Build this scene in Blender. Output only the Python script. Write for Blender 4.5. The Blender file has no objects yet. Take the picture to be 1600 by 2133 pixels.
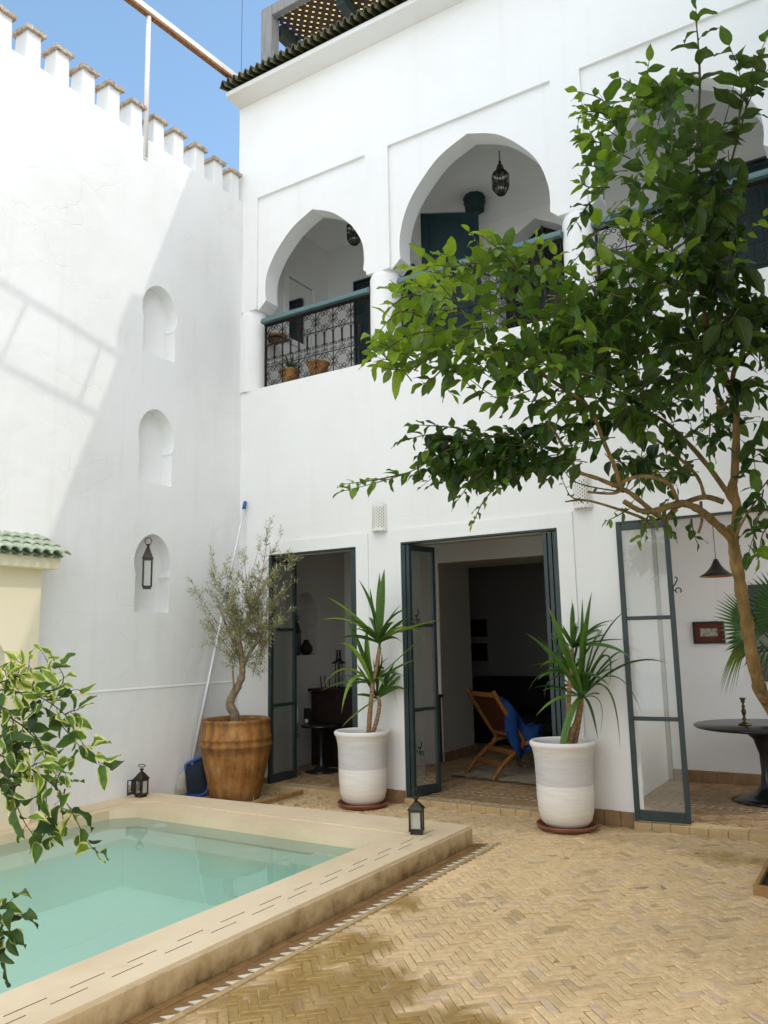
import bpy, bmesh, math, random
from mathutils import Vector, Matrix, noise
random.seed(7)
SC = bpy.context.scene
COL = SC.collection
V = Vector
PI = math.pi

# ------------------------------------------------------------------ camera frame
FPX, PCX, PCY = 1654.3, 800.0, 1066.5
CAM = V((6.131, -6.719, 1.5))
YAW, PIT, ROL = [math.radians(a) for a in (31.937, 9.291, -1.0747)]
_f = V((-math.sin(YAW)*math.cos(PIT), math.cos(YAW)*math.cos(PIT), math.sin(PIT)))
_r = V((math.cos(YAW), math.sin(YAW), 0))
_u = _r.cross(_f)
CR = _r*math.cos(ROL) + _u*math.sin(ROL)
CU = -_r*math.sin(ROL) + _u*math.cos(ROL)
CF = _f
def ray(px, py): return CF + CR*((px-PCX)/FPX) - CU*((py-PCY)/FPX)
def at(px, py, d): return CAM + ray(px, py)*d
def on(px, py, ax, v):
    r = ray(px, py); return CAM + r*((v-CAM[ax])/r[ax])
def depth(p): return (V(p)-CAM).dot(CF)

# ------------------------------------------------------------------ materials
def newmat(name):
    m = bpy.data.materials.new(name); m.use_nodes = True
    nt = m.node_tree; nt.nodes.clear()
    out = nt.nodes.new('ShaderNodeOutputMaterial')
    return m, nt, out
def nd(nt, t, **k):
    n = nt.nodes.new(t)
    for a, b in k.items(): setattr(n, a, b)
    return n
def ramp(nt, stops, interp='LINEAR'):
    r = nd(nt, 'ShaderNodeValToRGB'); cr = r.color_ramp; cr.interpolation = interp
    while len(cr.elements) < len(stops): cr.elements.new(0.5)
    for e, (p, c) in zip(cr.elements, stops):
        e.position = p; e.color = (c[0], c[1], c[2], 1) if not isinstance(c, (int, float)) else (c, c, c, 1)
    return r
def rough_mat(name, c1, c2, scale=4, rough=.8, bump=.1, bscale=30, metal=0, stretch=(1,1,1), spec=.3, bdist=.01, detail=5):
    m, nt, out = newmat(name)
    b = nd(nt, 'ShaderNodeBsdfPrincipled')
    tc = nd(nt, 'ShaderNodeTexCoord'); mp = nd(nt, 'ShaderNodeMapping'); mp.inputs['Scale'].default_value = stretch
    nt.links.new(tc.outputs['Object'], mp.inputs[0])
    n1 = nd(nt, 'ShaderNodeTexNoise'); n1.inputs['Scale'].default_value = scale; n1.inputs['Detail'].default_value = detail; n1.inputs['Roughness'].default_value = .6
    nt.links.new(mp.outputs[0], n1.inputs['Vector'])
    r = ramp(nt, [(.3, c1), (.7, c2)]); nt.links.new(n1.outputs[0], r.inputs[0])
    nt.links.new(r.outputs[0], b.inputs['Base Color'])
    b.inputs['Roughness'].default_value = rough; b.inputs['Metallic'].default_value = metal
    b.inputs['Specular IOR Level'].default_value = spec
    if bump:
        n2 = nd(nt, 'ShaderNodeTexNoise'); n2.inputs['Scale'].default_value = bscale; n2.inputs['Detail'].default_value = 4
        nt.links.new(mp.outputs[0], n2.inputs['Vector'])
        bp = nd(nt, 'ShaderNodeBump'); bp.inputs['Strength'].default_value = bump; bp.inputs['Distance'].default_value = bdist
        nt.links.new(n2.outputs[0], bp.inputs['Height']); nt.links.new(bp.outputs[0], b.inputs['Normal'])
    nt.links.new(b.outputs[0], out.inputs[0])
    return m
def plaster(name, base, dirt, bump=.25, dirtamt=.5, streak=.35, crack=0):
    """hand trowelled lime plaster: broad tone drift, vertical streaks, trowel bumps"""
    m, nt, out = newmat(name)
    b = nd(nt, 'ShaderNodeBsdfPrincipled'); b.inputs['Roughness'].default_value = .75; b.inputs['Specular IOR Level'].default_value = .25
    tc = nd(nt, 'ShaderNodeTexCoord')
    n1 = nd(nt, 'ShaderNodeTexNoise'); n1.inputs['Scale'].default_value = .9; n1.inputs['Detail'].default_value = 6; n1.inputs['Roughness'].default_value = .62
    nt.links.new(tc.outputs['Object'], n1.inputs['Vector'])
    mp = nd(nt, 'ShaderNodeMapping'); mp.inputs['Scale'].default_value = (5, 5, .35); nt.links.new(tc.outputs['Object'], mp.inputs[0])
    n2 = nd(nt, 'ShaderNodeTexNoise'); n2.inputs['Scale'].default_value = 1.6; n2.inputs['Detail'].default_value = 5
    nt.links.new(mp.outputs[0], n2.inputs['Vector'])
    r1 = ramp(nt, [(.42, 0.0), (.78, 1.0)]); nt.links.new(n1.outputs[0], r1.inputs[0])
    r2 = ramp(nt, [(.55, 0.0), (.85, 1.0)]); nt.links.new(n2.outputs[0], r2.inputs[0])
    mx = nd(nt, 'ShaderNodeMixRGB'); mx.inputs[1].default_value = (*base, 1); mx.inputs[2].default_value = (*dirt, 1)
    m1 = nd(nt, 'ShaderNodeMath', operation='MULTIPLY'); m1.inputs[1].default_value = dirtamt; nt.links.new(r1.outputs[0], m1.inputs[0])
    m2 = nd(nt, 'ShaderNodeMath', operation='MULTIPLY_ADD'); m2.inputs[1].default_value = streak; nt.links.new(r2.outputs[0], m2.inputs[0]); nt.links.new(m1.outputs[0], m2.inputs[2])
    m2.use_clamp = True
    nt.links.new(m2.outputs[0], mx.inputs[0]); nt.links.new(mx.outputs[0], b.inputs['Base Color'])
    n3 = nd(nt, 'ShaderNodeTexNoise'); n3.inputs['Scale'].default_value = 3.2; n3.inputs['Detail'].default_value = 7; n3.inputs['Roughness'].default_value = .55; n3.inputs['Distortion'].default_value = .6
    nt.links.new(tc.outputs['Object'], n3.inputs['Vector'])
    bp = nd(nt, 'ShaderNodeBump'); bp.inputs['Strength'].default_value = bump; bp.inputs['Distance'].default_value = .03
    hgt = n3.outputs[0]
    n4 = nd(nt, 'ShaderNodeTexNoise'); n4.inputs['Scale'].default_value = 26; n4.inputs['Detail'].default_value = 4; nt.links.new(tc.outputs['Object'], n4.inputs['Vector'])
    m4 = nd(nt, 'ShaderNodeMath', operation='MULTIPLY_ADD'); m4.inputs[1].default_value = .07; nt.links.new(n4.outputs[0], m4.inputs[0]); nt.links.new(hgt, m4.inputs[2]); hgt = m4.outputs[0]
    if crack:
        dm = nd(nt, 'ShaderNodeVectorMath', operation='MULTIPLY_ADD'); dm.inputs[1].default_value = (.5,.5,.5); nt.links.new(n1.outputs['Color'], dm.inputs[0]); nt.links.new(tc.outputs['Object'], dm.inputs[2])
        vo = nd(nt, 'ShaderNodeTexVoronoi', feature='DISTANCE_TO_EDGE'); vo.inputs['Scale'].default_value = 2.1; nt.links.new(dm.outputs[0], vo.inputs['Vector'])
        rc = ramp(nt, [(0, 1), (.014, 0)]); nt.links.new(vo.outputs['Distance'], rc.inputs[0])
        rm = ramp(nt, [(.50, 0), (.60, 1)]); nt.links.new(n1.outputs[0], rm.inputs[0])
        mc = nd(nt, 'ShaderNodeMath', operation='MULTIPLY'); nt.links.new(rc.outputs[0], mc.inputs[0]); nt.links.new(rm.outputs[0], mc.inputs[1])
        m7 = nd(nt, 'ShaderNodeMath', operation='MULTIPLY_ADD'); m7.inputs[1].default_value = -crack; nt.links.new(mc.outputs[0], m7.inputs[0]); nt.links.new(hgt, m7.inputs[2]); hgt = m7.outputs[0]
    nt.links.new(hgt, bp.inputs['Height']); nt.links.new(bp.outputs[0], b.inputs['Normal'])
    nt.links.new(b.outputs[0], out.inputs[0])
    return m
def colmat(name, rough=.8, bump=.3, nscale=14, namt=.35, spec=.3, wet=False):
    """colour from the mesh's Col attribute, broken up by noise"""
    m, nt, out = newmat(name)
    b = nd(nt, 'ShaderNodeBsdfPrincipled'); b.inputs['Specular IOR Level'].default_value = spec
    a = nd(nt, 'ShaderNodeAttribute', attribute_name='Col')
    tc = nd(nt, 'ShaderNodeTexCoord')
    n = nd(nt, 'ShaderNodeTexNoise'); n.inputs['Scale'].default_value = nscale; n.inputs['Detail'].default_value = 6; n.inputs['Roughness'].default_value = .65
    nt.links.new(tc.outputs['Object'], n.inputs['Vector'])
    r = ramp(nt, [(.25, 1-namt), (.75, 1+namt*.45)]); nt.links.new(n.outputs[0], r.inputs[0])
    mx = nd(nt, 'ShaderNodeMixRGB', blend_type='MULTIPLY'); mx.inputs[0].default_value = 1
    nt.links.new(a.outputs['Color'], mx.inputs[1]); nt.links.new(r.outputs[0], mx.inputs[2]); nt.links.new(mx.outputs[0], b.inputs['Base Color'])
    if wet: nt.links.new(a.outputs['Alpha'], b.inputs['Roughness'])
    else: b.inputs['Roughness'].default_value = rough
    bp = nd(nt, 'ShaderNodeBump'); bp.inputs['Strength'].default_value = bump; bp.inputs['Distance'].default_value = .006
    nt.links.new(n.outputs[0], bp.inputs['Height']); nt.links.new(bp.outputs[0], b.inputs['Normal'])
    nt.links.new(b.outputs[0], out.inputs[0])
    return m
def leafmat(name, stops, trans=.35, rough=.38, tcol=1.7, margin=None, spec=.4, seam=True, under=None, tip=None):
    m, nt, out = newmat(name)
    a = nd(nt, 'ShaderNodeAttribute', attribute_name='Col')
    sp = nd(nt, 'ShaderNodeSeparateColor'); nt.links.new(a.outputs['Color'], sp.inputs[0])
    r = ramp(nt, stops); nt.links.new(sp.outputs[0], r.inputs[0])
    col = r.outputs[0]
    tc = nd(nt, 'ShaderNodeTexCoord')
    n = nd(nt, 'ShaderNodeTexNoise'); n.inputs['Scale'].default_value = 28; n.inputs['Detail'].default_value = 3
    nt.links.new(tc.outputs['Object'], n.inputs['Vector'])
    if margin:
        ma = nd(nt, 'ShaderNodeMath', operation='MULTIPLY_ADD'); ma.inputs[1].default_value = 1.1; nt.links.new(n.outputs[0], ma.inputs[0]); nt.links.new(sp.outputs[1], ma.inputs[2])
        rr = ramp(nt, [(1.0-.02, 0), (1.0, 1)])
        sc_ = nd(nt, 'ShaderNodeMath', operation='MULTIPLY_ADD'); sc_.inputs[1].default_value = 4; sc_.inputs[2].default_value = -4.3; sc_.use_clamp = True
        mr_ = nd(nt, 'ShaderNodeMath', operation='MULTIPLY_ADD'); mr_.inputs[1].default_value = .75; mr_.inputs[2].default_value = -.56; nt.links.new(sp.outputs[0], mr_.inputs[0])
        ma2 = nd(nt, 'ShaderNodeMath', operation='ADD'); nt.links.new(ma.outputs[0], ma2.inputs[0]); nt.links.new(mr_.outputs[0], ma2.inputs[1]); nt.links.new(ma2.outputs[0], sc_.inputs[0])
        mx = nd(nt, 'ShaderNodeMixRGB'); mx.inputs[2].default_value = (*margin, 1); nt.links.new(sc_.outputs[0], mx.inputs[0]); nt.links.new(col, mx.inputs[1]); col = mx.outputs[0]
    elif seam:
        # lighter midrib
        rr = ramp(nt, [(.0, 1), (.10, 0)]); nt.links.new(sp.outputs[1], rr.inputs[0])
        mm = nd(nt, 'ShaderNodeMath', operation='MULTIPLY'); mm.inputs[1].default_value = .35; nt.links.new(rr.outputs[0], mm.inputs[0])
        mx = nd(nt, 'ShaderNodeMixRGB'); mx.inputs[2].default_value = (.22, .32, .08, 1); nt.links.new(mm.outputs[0], mx.inputs[0]); nt.links.new(col, mx.inputs[1]); col = mx.outputs[0]
    if tip:
        rt_ = ramp(nt, [(.86, 0), (.97, 1)]); nt.links.new(sp.outputs[2], rt_.inputs[0]); mt_ = nd(nt, 'ShaderNodeMixRGB'); mt_.inputs[2].default_value = (*tip, 1); nt.links.new(rt_.outputs[0], mt_.inputs[0]); nt.links.new(col, mt_.inputs[1]); col = mt_.outputs[0]
    # blotches and dust
    n5 = nd(nt, 'ShaderNodeTexNoise'); n5.inputs['Scale'].default_value = 60; n5.inputs['Detail'].default_value = 4; nt.links.new(tc.outputs['Object'], n5.inputs['Vector'])
    r5 = ramp(nt, [(.3, .72), (.7, 1.22)]); nt.links.new(n5.outputs[0], r5.inputs[0])
    m5 = nd(nt, 'ShaderNodeMixRGB', blend_type='MULTIPLY'); m5.inputs[0].default_value = .8; nt.links.new(col, m5.inputs[1]); nt.links.new(r5.outputs[0], m5.inputs[2]); col = m5.outputs[0]
    if under:
        ge = nd(nt, 'ShaderNodeNewGeometry'); mu = nd(nt, 'ShaderNodeMath', operation='MULTIPLY'); mu.inputs[1].default_value = .4; nt.links.new(ge.outputs['Backfacing'], mu.inputs[0])
        m6 = nd(nt, 'ShaderNodeMixRGB'); m6.inputs[2].default_value = (*under, 1); nt.links.new(mu.outputs[0], m6.inputs[0]); nt.links.new(col, m6.inputs[1]); col = m6.outputs[0]
    b = nd(nt, 'ShaderNodeBsdfPrincipled'); b.inputs['Roughness'].default_value = rough; b.inputs['Specular IOR Level'].default_value = spec
    nt.links.new(col, b.inputs['Base Color'])
    t = nd(nt, 'ShaderNodeBsdfTranslucent')
    tm = nd(nt, 'ShaderNodeMixRGB', blend_type='MULTIPLY'); tm.inputs[0].default_value = 1; tm.inputs[2].default_value = (tcol*1.05, tcol, tcol*.35, 1)
    nt.links.new(col, tm.inputs[1]); nt.links.new(tm.outputs[0], t.inputs[0])
    ms = nd(nt, 'ShaderNodeMixShader'); ms.inputs[0].default_value = trans
    nt.links.new(b.outputs[0], ms.inputs[1]); nt.links.new(t.outputs[0], ms.inputs[2]); nt.links.new(ms.outputs[0], out.inputs[0])
    return m
def glassmat(name, tint=(.9,.95,.93), ior=1.5, milky=0, milkcol=(.7,.72,.66)):
    m, nt, out = newmat(name)
    t = nd(nt, 'ShaderNodeBsdfTransparent'); t.inputs[0].default_value = (*tint, 1)
    g = nd(nt, 'ShaderNodeBsdfGlossy'); g.inputs['Roughness'].default_value = .01
    fr = nd(nt, 'ShaderNodeFresnel'); fr.inputs[0].default_value = ior
    base = t.outputs[0]
    if milky:
        d = nd(nt, 'ShaderNodeBsdfDiffuse'); d.inputs[0].default_value = (*milkcol, 1)
        m0 = nd(nt, 'ShaderNodeMixShader'); m0.inputs[0].default_value = milky
        nt.links.new(t.outputs[0], m0.inputs[1]); nt.links.new(d.outputs[0], m0.inputs[2]); base = m0.outputs[0]
    ms = nd(nt, 'ShaderNodeMixShader'); nt.links.new(fr.outputs[0], ms.inputs[0]); nt.links.new(base, ms.inputs[1]); nt.links.new(g.outputs[0], ms.inputs[2])
    nt.links.new(ms.outputs[0], out.inputs[0])
    return m

M = {}
M['white'] = plaster('white_plaster', (.84,.833,.815), (.73,.71,.66), .22, .42, .36, .10)
M['white_old'] = plaster('weathered_plaster', (.84,.837,.825), (.71,.70,.66), .40, .55, .4, .25)
M['shaded_in'] = plaster('shaded_interior_plaster', (.50,.49,.455), (.42,.405,.37), .12, .4, .1)  # plaster darkened so its colour carries the indoor shade of the front rooms
M['deep_shade_in'] = plaster('shaded_back_plaster', (.27,.265,.25), (.23,.225,.21), .12, .4, .1)  # darker still, the dimness of the back room put into the colour
M['tadelakt'] = plaster('tadelakt', (.78,.635,.44), (.60,.45,.265), .35, .9, .3)
M['tad_side'] = plaster('tadelakt_side', (.52,.38,.19), (.22,.15,.07), .35, .9, .6)
M['fount'] = plaster('fountain_plaster', (.82,.72,.53), (.70,.59,.40), .2, .6, .2)
M['pool_in'] = plaster('pool_plaster', (.72,.97,.85), (.64,.91,.79), .1, .6, .0)
M['pool_bench'] = plaster('pool_bench_plaster', (.92,.88,.70), (.84,.81,.63), .1, .6, .0)
M['teal'] = rough_mat('dark_teal_paint', (.016,.032,.033), (.028,.050,.050), 6, .42, .08, 60, spec=.5)
M['teal_lt'] = rough_mat('teal_paint', (.085,.15,.155), (.11,.185,.19), 9, .5, .1, 50, spec=.4)
M['teal_dk'] = rough_mat('gallery_door_paint', (.010,.034,.040), (.018,.048,.052), 14, .5, .15, 60, stretch=(1,1,.2))
M['iron'] = rough_mat('black_iron', (.012,.009,.008), (.04,.03,.025), 25, .6, .2, 80, metal=.5)
M['lant'] = rough_mat('lantern_metal', (.02,.018,.015), (.075,.062,.048), 18, .5, .2, 60, metal=.6)
M['black'] = rough_mat('black_lacquer', (.010,.010,.011), (.016,.016,.017), 6, .25, 0, spec=.5)
M['blackmat'] = rough_mat('black_cloth', (.010,.010,.012), (.02,.02,.022), 12, .9, .3, 50)
M['cap'] = rough_mat('merlon_cap_stone', (.32,.20,.115), (.70,.61,.50), 20, .9, 1.0, 40, bdist=.03)
M['glaze_dk'] = rough_mat('dark_green_glaze', (.022,.028,.010), (.12,.11,.045), 22, .3, .3, 60, spec=.6)
M['glaze'] = rough_mat('green_glaze', (.20,.28,.17), (.50,.54,.41), 14, .3, .2, 60, spec=.6)
M['greywood'] = rough_mat('grey_wood', (.20,.20,.195), (.33,.33,.325), 6, .8, .3, 50, stretch=(6,6,.6))
M['lattice'] = rough_mat('brown_lattice', (.07,.045,.03), (.12,.08,.055), 20, .8, .2, 60)
M['rustwhite'] = rough_mat('white_metal', (.70,.66,.62), (.80,.78,.76), 8, .5, .1, 50)
M['rust'] = rough_mat('rusty_underside', (.16,.06,.02), (.36,.20,.10), 30, .8, .5, 60)
M['brass'] = rough_mat('dark_brass', (.05,.035,.015), (.12,.085,.035), 16, .35, .1, 60, metal=.9)
M['terra'] = rough_mat('terracotta', (.20,.072,.018), (.56,.29,.10), 3.2, .62, .4, 40, stretch=(1.7,1.7,.75), detail=9)
M['saucer'] = rough_mat('brown_saucer', (.20,.065,.035), (.28,.095,.05), 8, .35, .1, 40, spec=.5)
M['soil'] = rough_mat('soil', (.018,.012,.008), (.06,.04,.025), 30, .95, 1.0, 60, bdist=.03)
M['edging'] = rough_mat('bed_edging', (.30,.16,.055), (.42,.25,.10), 14, .7, .3, 50)
M['bark_lemon'] = rough_mat('lemon_bark', (.12,.085,.034), (.36,.225,.085), 14, .8, .9, 45, stretch=(1,1,.4), bdist=.02, detail=9)
M['twig'] = rough_mat('green_twig', (.05,.055,.02), (.10,.085,.03), 14, .7, .2, 50)
M['bark_olive'] = rough_mat('olive_bark', (.20,.14,.085), (.36,.27,.18), 20, .9, .8, 50, bdist=.02)
M['bark_yucca'] = rough_mat('yucca_stem', (.22,.11,.05), (.50,.33,.17), 40, .8, .8, 60, stretch=(.4,.4,2.5), bdist=.02)
M['darktwig'] = rough_mat('dark_branch', (.028,.020,.018), (.065,.045,.04), 20, .7, .3, 50)
M['blueplastic'] = rough_mat('blue_plastic', (.01,.07,.28), (.015,.10,.36), 8, .35, 0, spec=.5)
M['alu'] = rough_mat('aluminium', (.70,.71,.72), (.78,.79,.79), 20, .4, 0, metal=.3)
M['net'] = rough_mat('dark_net', (.015,.025,.04), (.03,.045,.06), 60, .8, .5, 120)
M['netbag'] = rough_mat('pale_net_bag', (.35,.34,.28), (.5,.48,.40), 40, .9, .5, 120)
M['wood'] = rough_mat('teak_wood', (.17,.068,.018), (.29,.125,.035), 10, .45, .15, 60, stretch=(1,1,3))
M['leather'] = rough_mat('brown_leather', (.06,.018,.010), (.10,.03,.015), 14, .5, .3, 60)
M['redwood'] = rough_mat('red_wood', (.10,.022,.012), (.16,.04,.02), 8, .5, .2, 60)
M['darkwood'] = rough_mat('dark_carved_wood', (.010,.005,.004), (.028,.012,.009), 12, .6, .6, 30)
M['blue'] = rough_mat('blue_cloth', (.006,.034,.14), (.010,.055,.21), 8, .85, .4, 30)
M['rug'] = rough_mat('cream_rug', (.40,.33,.21), (.56,.48,.34), 18, .95, 1, 60, bdist=.03)
M['skirt'] = rough_mat('skirting_tile', (.22,.13,.06), (.34,.21,.10), 9, .7, .4, 40)
M['step'] = rough_mat('step_tile', (.44,.31,.15), (.56,.41,.22), 8, .7, .3, 40)
M['tilewhite'] = rough_mat('white_tile', (.62,.57,.46), (.82,.78,.69), 22, .5, .1, 40)
M['joint'] = rough_mat('sand_joint', (.30,.20,.095), (.50,.37,.21), 18, .95, .5, 60)
M['brick'] = colmat('herringbone_brick', .7, .5, 22, .30, .35, wet=True)
M['darkgap'] = rough_mat('dark_slot', (.09,.05,.025), (.16,.09,.045), 20, .9, 0)
M['pendant'] = rough_mat('black_shade', (.012,.011,.012), (.02,.018,.018), 6, .35, 0, spec=.5)
M['copper'] = rough_mat('copper_lining', (.40,.13,.05), (.5,.18,.08), 6, .3, 0, metal=.8)
M['matboard'] = rough_mat('red_mount', (.10,.028,.018), (.13,.036,.022), 9, .8, 0)
M['glass'] = glassmat('window_glass', (.93,.96,.945), 1.7, .13, (.80,.84,.80))
M['frost'] = glassmat('dusty_lantern_glass', (.9,.92,.9), 1.45, .55, (.62,.64,.58))
M['bulb'] = glassmat('clear_pane', (.92,.92,.9), 1.45, .12)
M['white_glz'] = rough_mat('white_ceramic', (.78,.76,.70), (.84,.82,.77), 6, .5, .1, 30)
M['poolcap'] = rough_mat('white_cap', (.80,.82,.80), (.85,.86,.84), 6, .4, 0)
M['grass'] = rough_mat('dry_grass_blades', (.40,.28,.12), (.52,.40,.2), 9, .9, 0)

LEMON = leafmat('lemon_leaf', [(0, (.009,.026,.004)), (.30, (.020,.056,.006)), (.6, (.055,.13,.009)), (1, (.22,.32,.018))], .42, .42, 2.0, spec=.4, under=(.10,.15,.05))
OLIVE = leafmat('olive_leaf', [(0, (.10,.11,.042)), (.5, (.27,.275,.13)), (1, (.50,.50,.32))], .25, .55, 1.3, seam=False)
YUCCA = leafmat('yucca_leaf', [(0, (.022,.065,.014)), (.45, (.060,.15,.024)), (1, (.22,.34,.05))], .25, .4, 1.6, seam=False, spec=.4, tip=(.20,.13,.045))
VARI = leafmat('variegated_leaf', [(0, (.018,.045,.012)), (.5, (.06,.13,.022)), (1, (.20,.32,.05))], .42, .4, 1.7, margin=(.60,.60,.26))
PALM = leafmat('fan_palm_leaf', [(0, (.014,.045,.012)), (.5, (.04,.11,.018)), (1, (.20,.30,.05))], .3, .45, 1.6, seam=False, tip=(.24,.17,.07))

def mat_pot():
    m, nt, out = newmat('whitewashed_pot')
    b = nd(nt, 'ShaderNodeBsdfPrincipled'); b.inputs['Roughness'].default_value = .7
    tc = nd(nt, 'ShaderNodeTexCoord'); sx = nd(nt, 'ShaderNodeSeparateXYZ'); nt.links.new(tc.outputs['Object'], sx.inputs[0])
    mp = nd(nt, 'ShaderNodeMapping'); mp.inputs['Scale'].default_value = (1.2,1.2,9); nt.links.new(tc.outputs['Object'], mp.inputs[0])
    n = nd(nt, 'ShaderNodeTexNoise'); n.inputs['Scale'].default_value = 5; n.inputs['Detail'].default_value = 6; nt.links.new(mp.outputs[0], n.inputs['Vector'])
    n2 = nd(nt, 'ShaderNodeTexNoise'); n2.inputs['Scale'].default_value = 4; n2.inputs['Detail'].default_value = 5; nt.links.new(tc.outputs['Object'], n2.inputs['Vector'])
    r1 = ramp(nt, [(0, (.50,.38,.22)), (.06, (.78,.73,.64)), (.36, (.87,.84,.78)), (.485, (.87,.84,.78)), (.49, (.63,.61,.60)), (.80, (.66,.645,.635)), (.86, (.76,.735,.70)), (1, (.86,.83,.78))])
    dv = nd(nt, 'ShaderNodeMath', operation='DIVIDE'); dv.inputs[1].default_value = .68
    nt.links.new(sx.outputs[2], dv.inputs[0]); nt.links.new(dv.outputs[0], r1.inputs[0])
    r2 = ramp(nt, [(.3, .88), (.7, 1.04)]); nt.links.new(n.outputs[0], r2.inputs[0])
    mx = nd(nt, 'ShaderNodeMixRGB', blend_type='MULTIPLY'); mx.inputs[0].default_value = .8
    nt.links.new(r1.outputs[0], mx.inputs[1]); nt.links.new(r2.outputs[0], mx.inputs[2])
    nt.links.new(mx.outputs[0], b.inputs['Base Color'])
    bp = nd(nt, 'ShaderNodeBump'); bp.inputs['Strength'].default_value = .3; bp.inputs['Distance'].default_value = .01; nt.links.new(n.outputs[0], bp.inputs['Height']); nt.links.new(bp.outputs[0], b.inputs['Normal'])
    nt.links.new(b.outputs[0], out.inputs[0]); return m
M['pot'] = mat_pot()
def mat_jar():
    m, nt, out = newmat('weathered_terracotta')
    b = nd(nt, 'ShaderNodeBsdfPrincipled'); b.inputs['Roughness'].default_value = .6; b.inputs['Specular IOR Level'].default_value = .35
    tc = nd(nt, 'ShaderNodeTexCoord')
    n1 = nd(nt, 'ShaderNodeTexNoise'); n1.inputs['Scale'].default_value = 5; n1.inputs['Detail'].default_value = 9; n1.inputs['Roughness'].default_value = .7; nt.links.new(tc.outputs['Object'], n1.inputs['Vector'])
    r1 = ramp(nt, [(.30, (.20,.075,.018)), (.45, (.36,.155,.038)), (.58, (.47,.235,.07)), (.75, (.60,.40,.18))]); nt.links.new(n1.outputs[0], r1.inputs[0])
    mp = nd(nt, 'ShaderNodeMapping'); mp.inputs['Scale'].default_value = (7,7,.7); nt.links.new(tc.outputs['Object'], mp.inputs[0])
    n2 = nd(nt, 'ShaderNodeTexNoise'); n2.inputs['Scale'].default_value = 2.2; n2.inputs['Detail'].default_value = 7; nt.links.new(mp.outputs[0], n2.inputs['Vector'])
    r2 = ramp(nt, [(.35, .42), (.62, 1.1)]); nt.links.new(n2.outputs[0], r2.inputs[0])
    mx = nd(nt, 'ShaderNodeMixRGB', blend_type='MULTIPLY'); mx.inputs[0].default_value = .75; nt.links.new(r1.outputs[0], mx.inputs[1]); nt.links.new(r2.outputs[0], mx.inputs[2])
    sx = nd(nt, 'ShaderNodeSeparateXYZ'); nt.links.new(tc.outputs['Object'], sx.inputs[0])
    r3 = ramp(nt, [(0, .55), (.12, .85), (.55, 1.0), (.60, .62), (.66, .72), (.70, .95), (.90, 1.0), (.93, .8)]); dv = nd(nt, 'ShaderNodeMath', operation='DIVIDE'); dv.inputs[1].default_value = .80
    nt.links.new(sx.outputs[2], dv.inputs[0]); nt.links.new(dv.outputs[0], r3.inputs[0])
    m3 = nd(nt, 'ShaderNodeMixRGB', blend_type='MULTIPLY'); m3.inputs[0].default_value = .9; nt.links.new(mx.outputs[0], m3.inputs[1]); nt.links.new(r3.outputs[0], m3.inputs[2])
    nt.links.new(m3.outputs[0], b.inputs['Base Color'])
    bp = nd(nt, 'ShaderNodeBump'); bp.inputs['Strength'].default_value = .45; bp.inputs['Distance'].default_value = .01; nt.links.new(n1.outputs[0], bp.inputs['Height']); nt.links.new(bp.outputs[0], b.inputs['Normal'])
    nt.links.new(b.outputs[0], out.inputs[0]); return m
M['jar'] = mat_jar()
def mat_side():
    m, nt, out = newmat('stained_tadelakt_side')
    b = nd(nt, 'ShaderNodeBsdfPrincipled'); b.inputs['Roughness'].default_value = .6
    tc = nd(nt, 'ShaderNodeTexCoord'); sx = nd(nt, 'ShaderNodeSeparateXYZ'); nt.links.new(tc.outputs['Object'], sx.inputs[0])
    n1 = nd(nt, 'ShaderNodeTexNoise'); n1.inputs['Scale'].default_value = 7; n1.inputs['Detail'].default_value = 8; n1.inputs['Roughness'].default_value = .68; nt.links.new(tc.outputs['Object'], n1.inputs['Vector'])
    ad = nd(nt, 'ShaderNodeMath', operation='MULTIPLY_ADD'); ad.inputs[1].default_value = 3.2; nt.links.new(sx.outputs[2], ad.inputs[0]); nt.links.new(n1.outputs[0], ad.inputs[2])
    r1 = ramp(nt, [(.38, (.10,.062,.024)), (.56, (.33,.22,.10)), (.75, (.52,.38,.20)), (.95, (.66,.51,.31))]); nt.links.new(ad.outputs[0], r1.inputs[0])
    nt.links.new(r1.outputs[0], b.inputs['Base Color'])
    bp = nd(nt, 'ShaderNodeBump'); bp.inputs['Strength'].default_value = .5; bp.inputs['Distance'].default_value = .012; nt.links.new(n1.outputs[0], bp.inputs['Height']); nt.links.new(bp.outputs[0], b.inputs['Normal'])
    nt.links.new(b.outputs[0], out.inputs[0]); return m
M['tad_stain'] = mat_side()
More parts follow.
